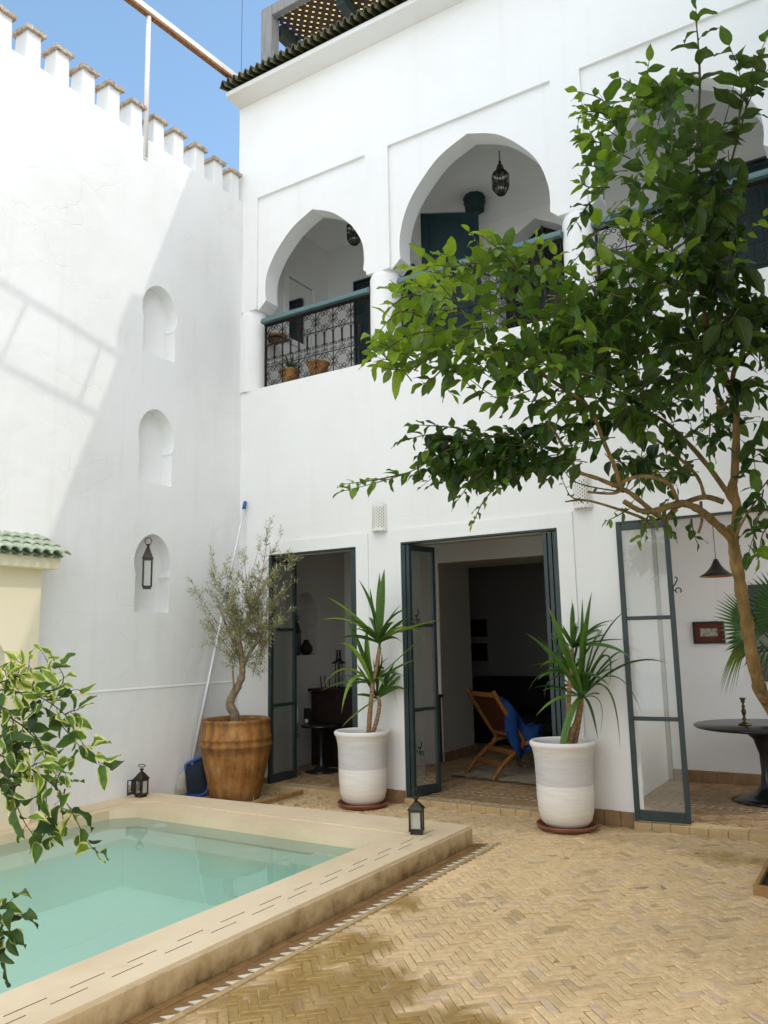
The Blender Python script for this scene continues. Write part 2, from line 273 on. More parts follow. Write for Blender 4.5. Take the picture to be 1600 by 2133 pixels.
def mat_water():
    m, nt, out = newmat('pool_water')
    t = nd(nt, 'ShaderNodeBsdfTransparent'); t.inputs[0].default_value = (.84,.98,.93,1)
    d = nd(nt, 'ShaderNodeBsdfDiffuse'); d.inputs[0].default_value = (.66,.92,.80,1)
    g = nd(nt, 'ShaderNodeBsdfGlossy'); g.inputs['Roughness'].default_value = .0
    tc = nd(nt, 'ShaderNodeTexCoord'); n = nd(nt, 'ShaderNodeTexNoise'); n.inputs['Scale'].default_value = 2.2; n.inputs['Detail'].default_value = 2
    nt.links.new(tc.outputs['Object'], n.inputs['Vector'])
    bp = nd(nt, 'ShaderNodeBump'); bp.inputs['Strength'].default_value = .11; bp.inputs['Distance'].default_value = .02; nt.links.new(n.outputs[0], bp.inputs['Height'])
    fr = nd(nt, 'ShaderNodeFresnel'); fr.inputs[0].default_value = 1.33
    nt.links.new(bp.outputs[0], fr.inputs['Normal']); nt.links.new(bp.outputs[0], g.inputs['Normal'])
    m0 = nd(nt, 'ShaderNodeMixShader'); m0.inputs[0].default_value = .27; nt.links.new(t.outputs[0], m0.inputs[1]); nt.links.new(d.outputs[0], m0.inputs[2])
    ms = nd(nt, 'ShaderNodeMixShader'); nt.links.new(fr.outputs[0], ms.inputs[0]); nt.links.new(m0.outputs[0], ms.inputs[1]); nt.links.new(g.outputs[0], ms.inputs[2])
    nt.links.new(ms.outputs[0], out.inputs[0]); return m
M['water'] = mat_water()
def mat_zellige():
    m, nt, out = newmat('zellige_mosaic')
    b = nd(nt, 'ShaderNodeBsdfPrincipled'); b.inputs['Roughness'].default_value = .25
    tc = nd(nt, 'ShaderNodeTexCoord'); mp = nd(nt, 'ShaderNodeMapping'); mp.inputs['Scale'].default_value = (22,22,22); mp.inputs['Rotation'].default_value = (PI/4,0,0)
    nt.links.new(tc.outputs['Object'], mp.inputs[0])
    ck = nd(nt, 'ShaderNodeTexChecker'); ck.inputs['Scale'].default_value = 1; ck.inputs[1].default_value = (.015,.03,.022,1); ck.inputs[2].default_value = (.6,.58,.5,1)
    nt.links.new(mp.outputs[0], ck.inputs[0]); nt.links.new(ck.outputs[0], b.inputs['Base Color']); nt.links.new(b.outputs[0], out.inputs[0]); return m
M['zellige'] = mat_zellige()
def mat_mirror():
    m, nt, out = newmat('mirror_glass'); b = nd(nt, 'ShaderNodeBsdfPrincipled'); b.inputs['Base Color'].default_value = (.85,.87,.85,1); b.inputs['Metallic'].default_value = 1; b.inputs['Roughness'].default_value = .02
    nt.links.new(b.outputs[0], out.inputs[0]); return m
M['mirror'] = mat_mirror()
def mat_reed():
    m, nt, out = newmat('reed_mat'); d = nd(nt, 'ShaderNodeBsdfDiffuse'); d.inputs[0].default_value = (.72,.52,.22,1); t = nd(nt, 'ShaderNodeBsdfTranslucent'); t.inputs[0].default_value = (.95,.72,.30,1)
    ms = nd(nt, 'ShaderNodeMixShader'); ms.inputs[0].default_value = .7; nt.links.new(d.outputs[0], ms.inputs[1]); nt.links.new(t.outputs[0], ms.inputs[2]); nt.links.new(ms.outputs[0], out.inputs[0]); return m
M['reed'] = mat_reed()

# ------------------------------------------------------------------ mesh helper
WL = {}
class MB:
    def __init__(s): s.v = []; s.f = []; s.c = []; s.sm = []
    def add(s, vs, fs, col=None, smooth=False):
        o = len(s.v); s.v += [V(p) for p in vs]
        s.f += [tuple(i+o for i in f) for f in fs]; s.sm += [smooth]*len(fs)
        if col is None: s.c += [(1,1,1,1)]*len(vs)
        elif isinstance(col, list): s.c += col
        else: s.c += [col]*len(vs)
        return s
    def box(s, x0, y0, z0, x1, y1, z1, col=None):
        v = [(x,y,z) for z in (z0,z1) for y in (y0,y1) for x in (x0,x1)]
        return s.add(v, [(0,2,3,1),(4,5,7,6),(0,1,5,4),(2,6,7,3),(0,4,6,2),(1,3,7,5)], col)
    def obox(s, c, a, b, d, col=None):
        c, a, b, d = V(c), V(a), V(b), V(d)
        v = [c+a*i+b*j+d*k for k in (-1,1) for j in (-1,1) for i in (-1,1)]
        return s.add(v, [(0,2,3,1),(4,5,7,6),(0,1,5,4),(2,6,7,3),(0,4,6,2),(1,3,7,5)], col)
    def bar(s, p, q, w, h, up=(0,0,1)):
        p, q = V(p), V(q); d = q-p; L = d.length; d.normalize(); up = V(up)
        sd = d.cross(up)
        if sd.length < 1e-4: sd = d.cross(V((1,0,0)))
        sd.normalize(); u = sd.cross(d)
        return s.obox((p+q)/2, d*(L/2), sd*(w/2), u*(h/2))
    def tube(s, pts, rad, n=6, caps=True, col=None, smooth=True):
        pts = [V(p) for p in pts]; N = len(pts)
        if not isinstance(rad, (list, tuple)): rad = [rad]*N
        vs = []; fs = []; prev = None
        for i, p in enumerate(pts):
            t = (pts[min(i+1,N-1)]-pts[max(i-1,0)])
            if t.length < 1e-9: t = V((0,0,1))
            t.normalize()
            if prev is None:
                a = t.orthogonal().normalized()
            else:
                a = prev - t*prev.dot(t)
                a = a.normalized() if a.length > 1e-6 else t.orthogonal().normalized()
            prev = a; b = t.cross(a)
            for k in range(n):
                an = 2*PI*k/n; vs.append(p + (a*math.cos(an)+b*math.sin(an))*rad[i])
        for i in range(N-1):
            for k in range(n):
                fs.append((i*n+k, i*n+(k+1)%n, (i+1)*n+(k+1)%n, (i+1)*n+k))
        if caps: fs += [tuple(range(n-1,-1,-1)), tuple((N-1)*n+k for k in range(n))]
        return s.add(vs, fs, col, smooth)
    def lathe(s, prof, c=(0,0,0), n=40, smooth=True, ax=None, squash=None):
        c = V(c); vs = []; fs = []; N = len(prof)
        for r, z in prof:
            for k in range(n):
                a = 2*PI*k/n; vs.append(c+V((r*math.cos(a), r*math.sin(a), z)))
        for i in range(N-1):
            for k in range(n): fs.append((i*n+k, i*n+(k+1)%n, (i+1)*n+(k+1)%n, (i+1)*n+k))
        return s.add(vs, fs, None, smooth)
    def quad(s, a, b, c, d, col=None): return s.add([a,b,c,d], [(0,1,2,3)], col)
    def slab(s, outer, holes, fr, d0, d1):
        cu = bpy.data.curves.new('outline', 'CURVE'); cu.dimensions = '2D'; cu.fill_mode = 'BOTH'; cu.extrude = abs(d1-d0)/2
        for lp in [outer]+list(holes):
            sp = cu.splines.new('POLY'); sp.points.add(len(lp)-1); sp.use_cyclic_u = True
            for pt, (a, b) in zip(sp.points, lp): pt.co = (a, b, 0, 1)
        o = bpy.data.objects.new('outline', cu); COL.objects.link(o)
        dg = bpy.context.evaluated_depsgraph_get(); me = bpy.data.meshes.new_from_object(o.evaluated_get(dg))
        mid = (d0+d1)/2; e = abs(d1-d0)/2
        vs = [fr(v.co.x, v.co.y, mid+v.co.z) for v in me.vertices]
        s.add(vs, [tuple(p.vertices) for p in me.polygons])
        bpy.data.objects.remove(o); bpy.data.curves.remove(cu); bpy.data.meshes.remove(me)
        return s
    def build(s, name, mat, parent=None, bevel=0, recalc=True, colattr=False, seg=2, angle=30, weld=False):
        me = bpy.data.meshes.new(name); off = WL.get(parent, V((0,0,0))) if parent else V((0,0,0))
        me.from_pydata([tuple(p-off) for p in s.v], [], s.f)
        me.polygons.foreach_set('use_smooth', s.sm)
        if colattr:
            ca = me.color_attributes.new('Col', 'FLOAT_COLOR', 'POINT')
            ca.data.foreach_set('color', [x for c in s.c for x in (tuple(c)+(1,))[:4]])
        if recalc or weld:
            bm = bmesh.new(); bm.from_mesh(me)
            if weld: bmesh.ops.remove_doubles(bm, verts=bm.verts, dist=1e-5)
            if recalc: bmesh.ops.recalc_face_normals(bm, faces=bm.faces)
            bm.to_mesh(me); bm.free()
        me.materials.append(M[mat] if isinstance(mat, str) else mat)
        o = bpy.data.objects.new(name, me); COL.objects.link(o)
        if parent: o.parent = parent
        WL[o] = off
        if bevel:
            b = o.modifiers.new('bevel', 'BEVEL'); b.width = bevel; b.segments = seg; b.limit_method = 'ANGLE'; b.angle_limit = math.radians(angle)
        return o
def thing(name, label, cat, loc=(0,0,0), group=None):
    o = bpy.data.objects.new(name, None); COL.objects.link(o); o.location = loc; o.empty_display_size = .1
    o['label'] = label; o['category'] = cat
    if group: o['group'] = group
    WL[o] = V(loc); return o
def tag(o, label, cat, group=None):
    o['label'] = label; o['category'] = cat
    if group: o['group'] = group
    return o
def struct(o): o['kind'] = 'structure'; return o
def catmull(pts, k=6):
    P = [V((*p, 0)) if len(p) == 2 else V(p) for p in pts]; out = []
    for i in range(len(P)-1):
        a, b, c, d = P[max(i-1,0)], P[i], P[i+1], P[min(i+2,len(P)-1)]
        for j in range(k):
            t = j/k
            out.append(.5*((2*b)+(c-a)*t+(2*a-5*b+4*c-d)*t*t+(3*b-a-3*c+d)*t**3))
    out.append(P[-1]); return out
def c2(pts, k=6): return [(p.x, p.y) for p in catmull(pts, k)]
FRONT = lambda u, v, d: (u, d, v)      # slabs standing along the facade
SIDE = lambda u, v, d: (d, u, v)       # slabs standing along the boundary wall
FLAT = lambda u, v, d: (u, v, d)

# ================================================================== SETTING: ground
base = MB()
base.box(-60,-60,-1.6,60,60,-1.5)
struct(base.build('ground', 'joint'))
sub = MB(); sub.slab([(-.3,-11),(6.9,-11),(6.9,.1),(-.3,.1)], [[(.2,-9.5),(3.2,-9.5),(3.2,-1.3),(.2,-1.3)]], FLAT, -.3, -.006)
struct(sub.build('paving_bed', 'joint'))

def fnoise(x, y, s, o=0): return noise.noise(V((x*s+o, y*s-o, o*1.7)))
def pool_zone(x, y):
    return x < 3.52 and y < -1.04-.15*(1-x/3.34) + (-.02)
def herring(mb, test, zt, tone, x0, x1, y0, y1, W=.044, n=3, wetf=None):
    g = .0026; L = W*n; a = math.radians(45); ca, sa = math.cos(a), math.sin(a)
    cx, cy = (x0+x1)/2, (y0+y1)/2; R = math.hypot(x1-x0, y1-y0)/2/W + n*2
    K = int(R/ n)+3; J = int(R*1.2)+4
    for j in range(-K*2, K*2+1):
        for i in range(-J*2, J*2+1):
            ox, oy = i + j*n, i - j*n
            for hv in (0, 1):
                bx, by, w, h = (ox, oy, n, 1) if hv == 0 else (ox, oy+1, 1, n)
                mx, my = (bx+w/2)*W, (by+h/2)*W
                if abs(mx) > R*W*1.1 or abs(my) > R*W*1.1: continue
                wx, wy = cx+mx*ca-my*sa, cy+mx*sa+my*ca
                if not (x0 < wx < x1 and y0 < wy < y1) or not test(wx, wy): continue
                z = zt + random.gauss(0, .0016)+.003*noise.noise(V((wx*1.5,wy*1.5,3))); tx, ty = random.gauss(0, .03), random.gauss(0, .03)
                hw, hh = w*W/2-g*random.uniform(.5,1.1), h*W/2-g*random.uniform(.5,1.1)
                ja = random.gauss(0, .02); cja, sja = math.cos(ja), math.sin(ja)
                vs = []
                ch = .004
                for (ex, dz) in ((0, -.02), (0, -ch), (ch, 0)):
                    for sx, sy in ((-1,-1),(1,-1),(1,1),(-1,1)):
                        lx, ly = sx*(hw-ex), sy*(hh-ex); lx, ly = lx*cja-ly*sja, lx*sja+ly*cja
                        gx, gy = mx+lx, my+ly
                        vs.append((cx+gx*ca-gy*sa, cy+gx*sa+gy*ca, z+dz+lx*tx+ly*ty))
                fs = [(8,9,10,11)]
                for r0 in (0, 4):
                    for k in range(4): fs.append((r0+k, r0+(k+1)%4, r0+4+(k+1)%4, r0+4+k))
                base_c = tone(wx, wy); mb.add(vs, fs, [wetf(base_c, q_[0], q_[1]) for q_ in vs] if wetf else base_c)
def tone_out(x, y):
    t = random.random(); n1 = .5+.5*fnoise(x, y, .55, 3.1); n2 = .5+.5*fnoise(x, y, 1.7, 9.4)
    a, b, c = V((.72,.50,.255)), V((.83,.62,.365)), V((.63,.42,.19))
    col = a.lerp(b, t*.5+.45*n2); col = col.lerp(c, max(0, n1-.5)*.9)
    if random.random() < .10: col = col*random.uniform(.74,.9)
    if random.random() < .07: col = col.lerp(V((.62,.46,.36)), .5)
    col = col*(1+.16*fnoise(x, y, .8, 12)+.10*fnoise(x, y, 2.6, 15))
    rough = .75
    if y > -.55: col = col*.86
    return (col.x, col.y, col.z, rough)
def wet_out(c, x, y):
    w = 0
    for (wx, wy, r) in ((3.95,-3.78,.60),(4.46,-3.72,.30),(3.70,-3.15,.24),(4.05,-4.15,.34),(3.60,-2.5,.16),(3.60,-3.5,.3)):
        dd = math.hypot(x-wx, (y-wy)*1.1)/r + .55*fnoise(x, y, 3.2, 5) + .45*fnoise(x, y, 11, 6); w = max(w, min(1, max(0, (1.08-dd)*2.6)))
    dd = math.hypot((x-5.05)/.42, (y+.62)/.16) + .3*fnoise(x, y, 6, 2)
    w = max(w, .6*min(1, max(0, (1-dd)*3)))
    w *= .75+.7*max(0,min(1,.6+fnoise(x, y, 7, 21)))
    w = min(w, 1)
    k = .5+.5*fnoise(x, y, 4.5, 2)
    wet = V((.27,.14,.028)).lerp(V((.42,.27,.065)), k)
    col = V(c[:3]).lerp(wet, w*.88)
    return (col.x, col.y, col.z, .75-.63*w)
def in_bed(x, y): return x < .97 and y > -1.3
def in_planter(x, y): return x > 5.28 and -1.40 < y < -.5
yard = MB()
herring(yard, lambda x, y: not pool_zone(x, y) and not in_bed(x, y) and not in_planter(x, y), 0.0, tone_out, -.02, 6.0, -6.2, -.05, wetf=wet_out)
struct(yard.build('courtyard_paving', 'brick', recalc=False, colattr=True))
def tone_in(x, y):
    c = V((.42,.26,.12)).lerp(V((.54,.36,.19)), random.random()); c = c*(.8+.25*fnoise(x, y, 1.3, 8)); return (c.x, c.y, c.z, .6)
inn = MB(); herring(inn, lambda x, y: True, .052, tone_in, .1, 6.0, .14, 2.9)
struct(inn.build('interior_floor', 'brick', recalc=False, colattr=True))
fb = MB().box(-.25,.0,-.3,6.3,5.4,.044); struct(fb.build('interior_floor_bed', 'joint'))
# border course beside the pool: brown course, white triangles, edge bricks
bc = MB(); y = -6.2
while y < -1.0:
    L = .145; t = random.uniform(.8,1.15); c = (.30*t,.17*t,.065*t,.4)
    bc.box(3.352, y+.002, -.02, 3.40, y+L-.003, random.gauss(-.001,.0008), c)
    t = random.uniform(.85,1.1); c = (.52*t,.36*t,.17*t,.7)
    bc.box(3.488, y+.03, -.02, 3.520, y+.03+L-.004, random.gauss(.001,.0008), c)
    y += L
bc.box(3.40,-6.2,-.02,3.487,-1.0,-.004,(.27,.155,.06,.45))
struct(bc.build('paving_border', 'brick', colattr=True))
tri = MB(); y = -6.2
while y < -1.05:
    s_ = .052+random.gauss(0,.003); xa, xb, zz = 3.440+random.gauss(0,.002), 3.484, random.gauss(-.001,.001)
    tri.add([(xa,y,-.02),(xb,y,-.02),(xb,y+s_,-.02),(xa,y,zz),(xb,y,zz),(xb,y+s_,zz)], [(3,4,5),(0,2,1),(0,1,4,3),(1,2,5,4),(2,0,3,5)])
    y += .0765
struct(tri.build('white_border_course', 'tilewhite'))
dsh = MB()
for (xa, xb, yy) in ((2.1,3.6,.48),(2.1,3.6,.36),(4.3,6.0,.72),(4.3,6.0,.80),(2.1,3.6,.02)):
    x = xa
    while x < xb:
        dsh.add([(x,yy,.056),(x+.062,yy,.056),(x+.031,yy+.032,.056)], [(0,1,2)]); x += .075
struct(dsh.build('white_threshold_course', 'tilewhite', recalc=False))

# ================================================================== HOUSE
house = thing('house', 'white plastered riad house with arched upper gallery above open glazed doors', 'house')
Xl, Xr = -.07, 6.05
D1, D2, D3 = (.445, 1.60), (2.135, 3.745), (4.265, 5.52)
ZD = 2.468
def rect(x0, z0, x1, z1): return [(x0,z0),(x1,z0),(x1,z1),(x0,z1)]
w = MB()
w.slab([(-.02,-.1),(D1[0],-.1),(D1[0],ZD),(D1[1],ZD),(D1[1],-.1),(D2[0],-.1),(D2[0],ZD),(D2[1],ZD),(D2[1],-.1),(D3[0],-.1),(D3[0],ZD),(D3[1],ZD),(D3[1],-.1),(Xr,-.1),(Xr,4.41),(-.02,4.41)], [], FRONT, 0, .28)
# raised door surrounds
for (a, b, d) in ((.02, 1.748, D1), (2.005, 3.89, D2), (4.102, 5.9, D3)):
    w.slab([(a,.11),(d[0]-.001,.11),(d[0]-.001,ZD+.001),(d[1]+.001,ZD+.001),(d[1]+.001,.11),(b,.11),(b,2.60),(a,2.60)], [], FRONT, -.014, .004)
P1, P2, P3 = (.228,1.774), (2.07,3.91), (4.2,5.765)
o = [(Xl,8.115),(Xl,5.395)]
for p in (P1,P2,P3): o += [(p[0],5.395),(p[0],6.805),(p[1],6.805),(p[1],5.395)]
o += [(Xr,5.395),(Xr,8.115)]
w.slab(o, [], FRONT, 0, .036)
def arch(c, hw, tipw, apex, capw):
    L = [(-tipw,5.483),(-hw,5.62)] + ([(-.815,5.78),(-.745,6.0),(-.61,6.21),(-.335,6.47)] if hw > .75 else [(-.682,5.78),(-.618,5.925),(-.502,6.09),(-.278,6.288)]) + [(0,apex)]
    left = c2(L, 8)
    pts = [(c-capw,5.395)] + [(c+u, z) for u, z in left] + [(c-u, z) for u, z in reversed(left[:-1])] + [(c+capw,5.395)]
    return pts
AR1, AR2, AR3 = arch(1.027,.698,.685,6.418,.787), arch(3.006,.832,.824,6.61,.925), arch(4.985,.698,.685,6.418,.787)
o = [(Xl,8.11),(Xl,5.396)] + AR1 + AR2 + AR3 + [(Xr,5.396),(Xr,8.11)]
w.slab(o, [], FRONT, .036, .255)
wall = w.build('wall', 'white', house, bevel=.008, seg=2, angle=40)
for x in (.065, 1.925, 4.078, 5.95):
    col = MB(); col.lathe([(.168,4.40),(.168,4.9),(.166,5.33),(.160,5.36),(.150,5.37),(.150,5.394)], (x,.145,0), 40); col.build('column', 'white', house)
# gallery and rooms behind
g = MB()
g.box(-.32,.256,4.3,0.0,1.755,6.93); g.box(6.04,.256,4.3,6.3,1.755,6.93)
ga = [(3.05+u, z) for u, z in [(-.52,4.3),(-.52,5.55),(-.50,5.6)]] + [(3.05+u, z) for u, z in c2([(-.50,5.6),(-.54,5.75),(-.50,6.0),(-.36,6.25),(0,6.475)],6)[1:]]
ga += [(6.10-a, b) for a, b in reversed(ga[:-1])]
g.slab([(-.32,4.3)]+ga+[(6.3,4.3),(6.3,6.93),(-.32,6.93)], [], FRONT, 1.755, 2.0)
g.box(-.32,.26,4.1,6.3,2.0,4.3)
g.box(-.32,.256,6.93,6.3,2.0,7.1)
g.box(1.3,1.742,6.606,6.04,1.7555,6.64)
g.build('gallery_room', 'white', house, bevel=.006)
MB().box(2.4,2.001,4.3,3.7,2.04,6.6).build('fanlight', 'black', house)
fl = MB(); fl.bar((3.06,1.99,4.3),(3.06,1.99,6.47),.05,.03); fl.bar((2.5,1.985,5.85),(3.6,1.985,5.85),.04,.05); fl.build('fanlight_frame', 'teal', house)
rf = MB(); rf.box(Xl,.256,7.9,6.3,5.4,8.1); rf.box(-.32,2.0,4.1,-.06,5.4,8.1); rf.box(-.32,5.2,-.1,6.3,5.4,8.1); rf.box(6.05,2.0,-.1,6.3,5.4,8.1)
rf.build('roof_slab', 'white', house)
# ground floor interior
gi = MB()
nic = [(.2175,0),(.2175,.335),(.203,.352)] + c2([(.203,.352),(.226,.40),(.236,.47),(.228,.55),(.195,.64),(.14,.712),(.07,.760),(0,.779)],4)[1:]
def niche_loop(cy, z0): return [(cy+a, z0+b) for a, b in nic] + [(cy-a, z0+b) for a, b in reversed(nic[:-1])]
gi.slab([(.281,.05),(2.09,.05),(2.09,2.7),(.281,2.7)], [niche_loop(1.235,1.357)], SIDE, -.16, 0.0)
gi.box(-.25,.281,.05,-.16,2.09,2.7)
gi.box(-.25,2.091,.05,1.43,2.95,2.7)         # wall between front and back rooms, left
gi.box(1.43,2.091,2.462,3.84,2.95,2.7)        # lintel
gi.box(3.84,2.0,.05,4.12,2.95,2.7)
gi.box(-.25,.281,2.70,6.05,5.2,4.09)
gi.build('interior_wall', 'shaded_in', house, bevel=.006)
ri = MB(); ri.box(4.125,2.0,.05,6.05,2.2,2.7); ri.box(3.90,.30,.05,4.08,1.999,2.7); ri.box(4.081,.30,2.66,6.04,1.999,2.699); ri.build('right_room_wall', 'white', house, bevel=.006)
fw = MB(); fw.box(-.1,2.0755,.17,1.4295,2.0905,2.699); fw.box(1.4305,2.0755,2.463,3.839,2.0905,2.699); fw.build('centre_wall_lit_face', 'white', house)  # paler skin over the inner wall front, its daylight put into the colour
br = MB(); br.box(-.25,5.0,.05,6.05,5.19,2.7); br.box(-.24,2.951,.05,-.1,5.0,2.7); br.box(4.5,2.951,.05,4.7,5.0,2.7); br.box(-.1,2.96,2.68,4.5,5.0,2.699)
br.build('back_room_wall', 'deep_shade_in', house)
sk = MB(); x = 4.125
while x < 6: sk.box(x+.002,1.985,.052,x+.138,1.9999,.165); x += .14
sk.build('skirting', 'skirt', house, bevel=.003); sk = MB(); y = 2.095
while y < 2.9: sk.box(1.4301,y+.002,.052,1.443,y+.098,.165); y += .1
sk.build('skirting', 'skirt', house, bevel=.003); sk = MB(); x = .0
while x < 1.4: sk.box(x+.002,2.068,.052,x+.098,2.0905,.1695); x += .1
sk.build('skirting', 'skirt', house, bevel=.003)
for (a, b) in ((1.605,2.13),(3.75,4.26),(.3,.44)):
    x = a; sk = MB()
    while x < b-.02:
        e = min(x+.135, b); sk.box(x+.002,-.026,-.02,e-.002,-.001,.112+random.gauss(0,.003)); x += .135
    sk.build('skirting', 'skirt', house, bevel=.003)

for (a, b) in ((D1[0]-.3, D1[1]), D2, (D3[0], 6.0)):
    x = a; stp = MB()
    while x < b-.02:
        e = min(x+.14, b); stp.box(x+.0008,-.055+random.gauss(0,.002),-.03,e-.0008,.13,.052+random.gauss(0,.001)); x += .14
    stp.build('door_step', 'step', house, bevel=.006)
# eave and roof tiles
ev = MB(); prof = [(.03,8.096),(-.02,8.098),(-.25,8.125),(-.25,8.185),(.03,8.26)]
vs = [(xx, a, b) for xx in (Xl-.003, 6.0) for a, b in prof]; n = len(prof)
ev.add(vs, [tuple(range(n)), tuple(range(2*n-1,n-1,-1))]+[(i,(i+1)%n,n+(i+1)%n,n+i) for i in range(n)])
ev.build('eave', 'white', house, bevel=.012)
rt = MB(); per = .0905; nx = int(6.1/per)*12
def wav(x):
    ph = (x/per) % 1
    if ph < .5: t = ph/.5*2-1; return .044*math.sqrt(max(0,1-t*t))
    t = (ph-.5)/.5*2-1; return -.032*math.sqrt(max(0,1-t*t))
vs = []; fs = []
cols = [(-.335,8.222),(-.338,8.240),(-.06,8.325),(-.06,8.310)]
for i in range(nx+1):
    x = Xl-.03 + i*per/12
    jt = .006*noise.noise(V((math.floor(x/per*2)*1.3, 4.2, 0)))
    for k, (yy, zz) in enumerate(cols): vs.append((x, yy+(jt if k < 2 else 0), zz+wav(x-Xl)))
for i in range(nx):
    for k in range(4): fs.append((i*4+k, i*4+(k+1)%4, i*4+4+(k+1)%4, i*4+4+k))
rt.add(vs, fs, smooth=False)
rt.box(Xl,-.06,8.23,6.05,.3,8.34)
rt.build('roof_tiling', 'glaze_dk', house)
# unseen block added on the roof to cast the step in the wall shadow
MB().box(3.66,.02,8.1,4.02,.4,9.62).build('shadow_block', 'white', house, bevel=.01)

# railings ----------------------------------------------------------------
def scroll(cx, cz, r0, turns, a0, sgn, n=14, r1=.25):
    return [(cx + math.cos(a0+sgn*turns*2*PI*i/n)*r0*(1-(1-r1)*i/n), cz + math.sin(a0+sgn*turns*2*PI*i/n)*r0*(1-(1-r1)*i/n)) for i in range(n+1)]
def railing(x0, x1):
    yb = .06
    cells = max(1, round((x1-x0)/.242)); cw = (x1-x0)/cells
    mb = MB(); T = lambda pts, r=.0042: mb.tube([(a, yb, b) for a, b in pts], r, 4, False)
    zb, z1, z2, z3 = 4.435, 4.665, 4.935, 5.165
    for z in (zb, z1, z2, z3): T([(x0,z),(x1,z)], .0058)
    for i in range(cells+1): T([(x0+i*cw,zb),(x0+i*cw,5.20)], .0062)
    def four(cx, za, zc):
        cz = (za+zc)/2; R = min(cw, zc-za)*.5
        for sx in (-1, 1):
            for sz in (-1, 1):
                # large C against the cell side ending in an inner curl
                arc = [(cx+sx*(R*.96*math.cos(t)), cz+sz*(R*.93*math.sin(t))) for t in [PI*.02+PI*.40*k/7 for k in range(8)]]
                ex, ez = arc[-1]
                cc = scroll(ex+sx*.002, ez-sz*R*.26, R*.26, 1.1, sz*PI/2, sx*sz, 12, .3)
                T(arc+cc[1:])
                c3_ = scroll(cx+sx*R*.62, cz+sz*R*.24, R*.22, 1.15, sz*-PI/2, sx*sz, 10, .3)
                T(c3_)
    for i in range(cells):
        cx = x0+(i+.5)*cw
        four(cx, z2, z3); four(cx, zb, z1)
        for h in (-.25, .25):
            ax = cx+h*cw; r = cw*.22
            T([(ax-r, z1+.09)]+[(ax-r*math.cos(t), z2-r-.004+r*math.sin(t)) for t in [PI*k/8 for k in range(9)]]+[(ax+r, z1+.09)])
            for sg in (-1, 1): T(scroll(ax+sg*r*.52, z1+.085, r*.46, 1.3, PI if sg < 0 else 0, sg, 11, .25))
            for sg in (-1, 1): T(scroll(ax+sg*r*.5, z1+.028, r*.42, 1.2, PI/2, -sg, 9, .25), .0036)
        T([(cx, z1+.02),(cx, z2)], .0055)
        for zz in (z1+.11, z1+.2):
            mb.box(cx-.009,yb-.009,zz-.009,cx+.009,yb+.009,zz+.009)
    mb.box(x0-.02,yb-.02,5.168,x1+.02,yb+.02,5.196)
    mb.box(x0-.018,yb-.014,zb-.02,x0-.002,yb+.014,5.2)
    r = mb.build('railing', 'iron', house, recalc=False)
    hr = MB(); pr = [(-.012,5.19),(-.012,5.215),(.0,5.235),(-.0,5.246),(.02,5.256),(.10,5.256),(.118,5.236),(.118,5.19)]
    vs = [(xx, a-.005, b) for xx in (x0-.03, x1+.03) for a, b in pr]; n = len(pr)
    hr.add(vs, [tuple(range(n)), tuple(range(2*n-1,n-1,-1))]+[(i,(i+1)%n,n+(i+1)%n,n+i) for i in range(n)])
    hr.build('handrail', 'teal_lt', r, bevel=.003)
railing(.335, 1.765); railing(2.19, 3.905); railing(4.25, 5.78)

# gallery doors -----------------------------------------------------------
def gallery_door(x0, x1, zt, yb):
    d = MB(); d.box(x0+.07,yb-.02,4.3,x1-.07,yb-.001,zt-.07)
    for a, b in ((x0+.14,(x0+x1)/2-.05),((x0+x1)/2+.05,x1-.14)):
        for za, zb_ in ((4.4,5.1),(5.2,zt-.2)):
            d.box(a,yb-.034,za,b,yb-.0201,zb_); d.box(a+.05,yb-.045,za+.05,b-.05,yb-.0341,zb_-.05)
    o = d.build('gallery_door', 'teal_dk', house, bevel=.006)
    f = MB()
    for k, t in ((0,.0),(.028,.018),(.052,.010)):
        yy = yb-.055+t*1.5
        f.box(x0+k,yy,4.3,x0+k+.024,yb-.0005,zt-k); f.box(x1-k-.024,yy,4.3,x1-k,yb-.0005,zt-k); f.box(x0+k+.0241,yy,zt-k-.024,x1-k-.0241,yb-.0005,zt-k-.0003)
    f.build('door_frame', 'teal', o, bevel=.003)
gallery_door(.455, 1.395, 6.34, 1.755); gallery_door(4.72, 5.66, 6.34, 1.755)
# open leaf of the carved door facing the courtyard
p0, p1 = V((1.93,.96,0)), V((2.52,1.31,0)); dv = (p1-p0).normalized(); nv = V((dv.y,-dv.x,0))
lf = MB(); mid = (p0+p1)/2; hl = (p1-p0).length/2
lf.obox(mid+V((0,0,5.4)), dv*hl, nv*.02, V((0,0,1.1)))
for sg in (-1, 1):
    lf.obox(mid+dv*(sg*(hl-.035))+nv*.026+V((0,0,5.4)), dv*.033, nv*.006, V((0,0,1.095)))
lf.obox(mid+nv*.026+V((0,0,6.455)), dv*(hl-.07), nv*.006, V((0,0,.035)))
for za, zb_ in ((4.4,5.2),(5.3,6.36)):
    lf.obox(mid+nv*.024+V((0,0,(za+zb_)/2)), dv*(hl-.11), nv*.008, V((0,0,(zb_-za)/2)))
    lf.obox(mid+nv*.030+V((0,0,(za+zb_)/2)), dv*(hl-.16), nv*.008, V((0,0,(zb_-za)/2-.05)))
for k in range(30):
    lf.obox(p0+dv*(2*hl*(k+.5)/30)+V((0,0,6.506)), dv*(hl/60), nv*.018, V((0,0,.008)))
lf.build('gallery_door', 'teal_dk', house, bevel=.004)

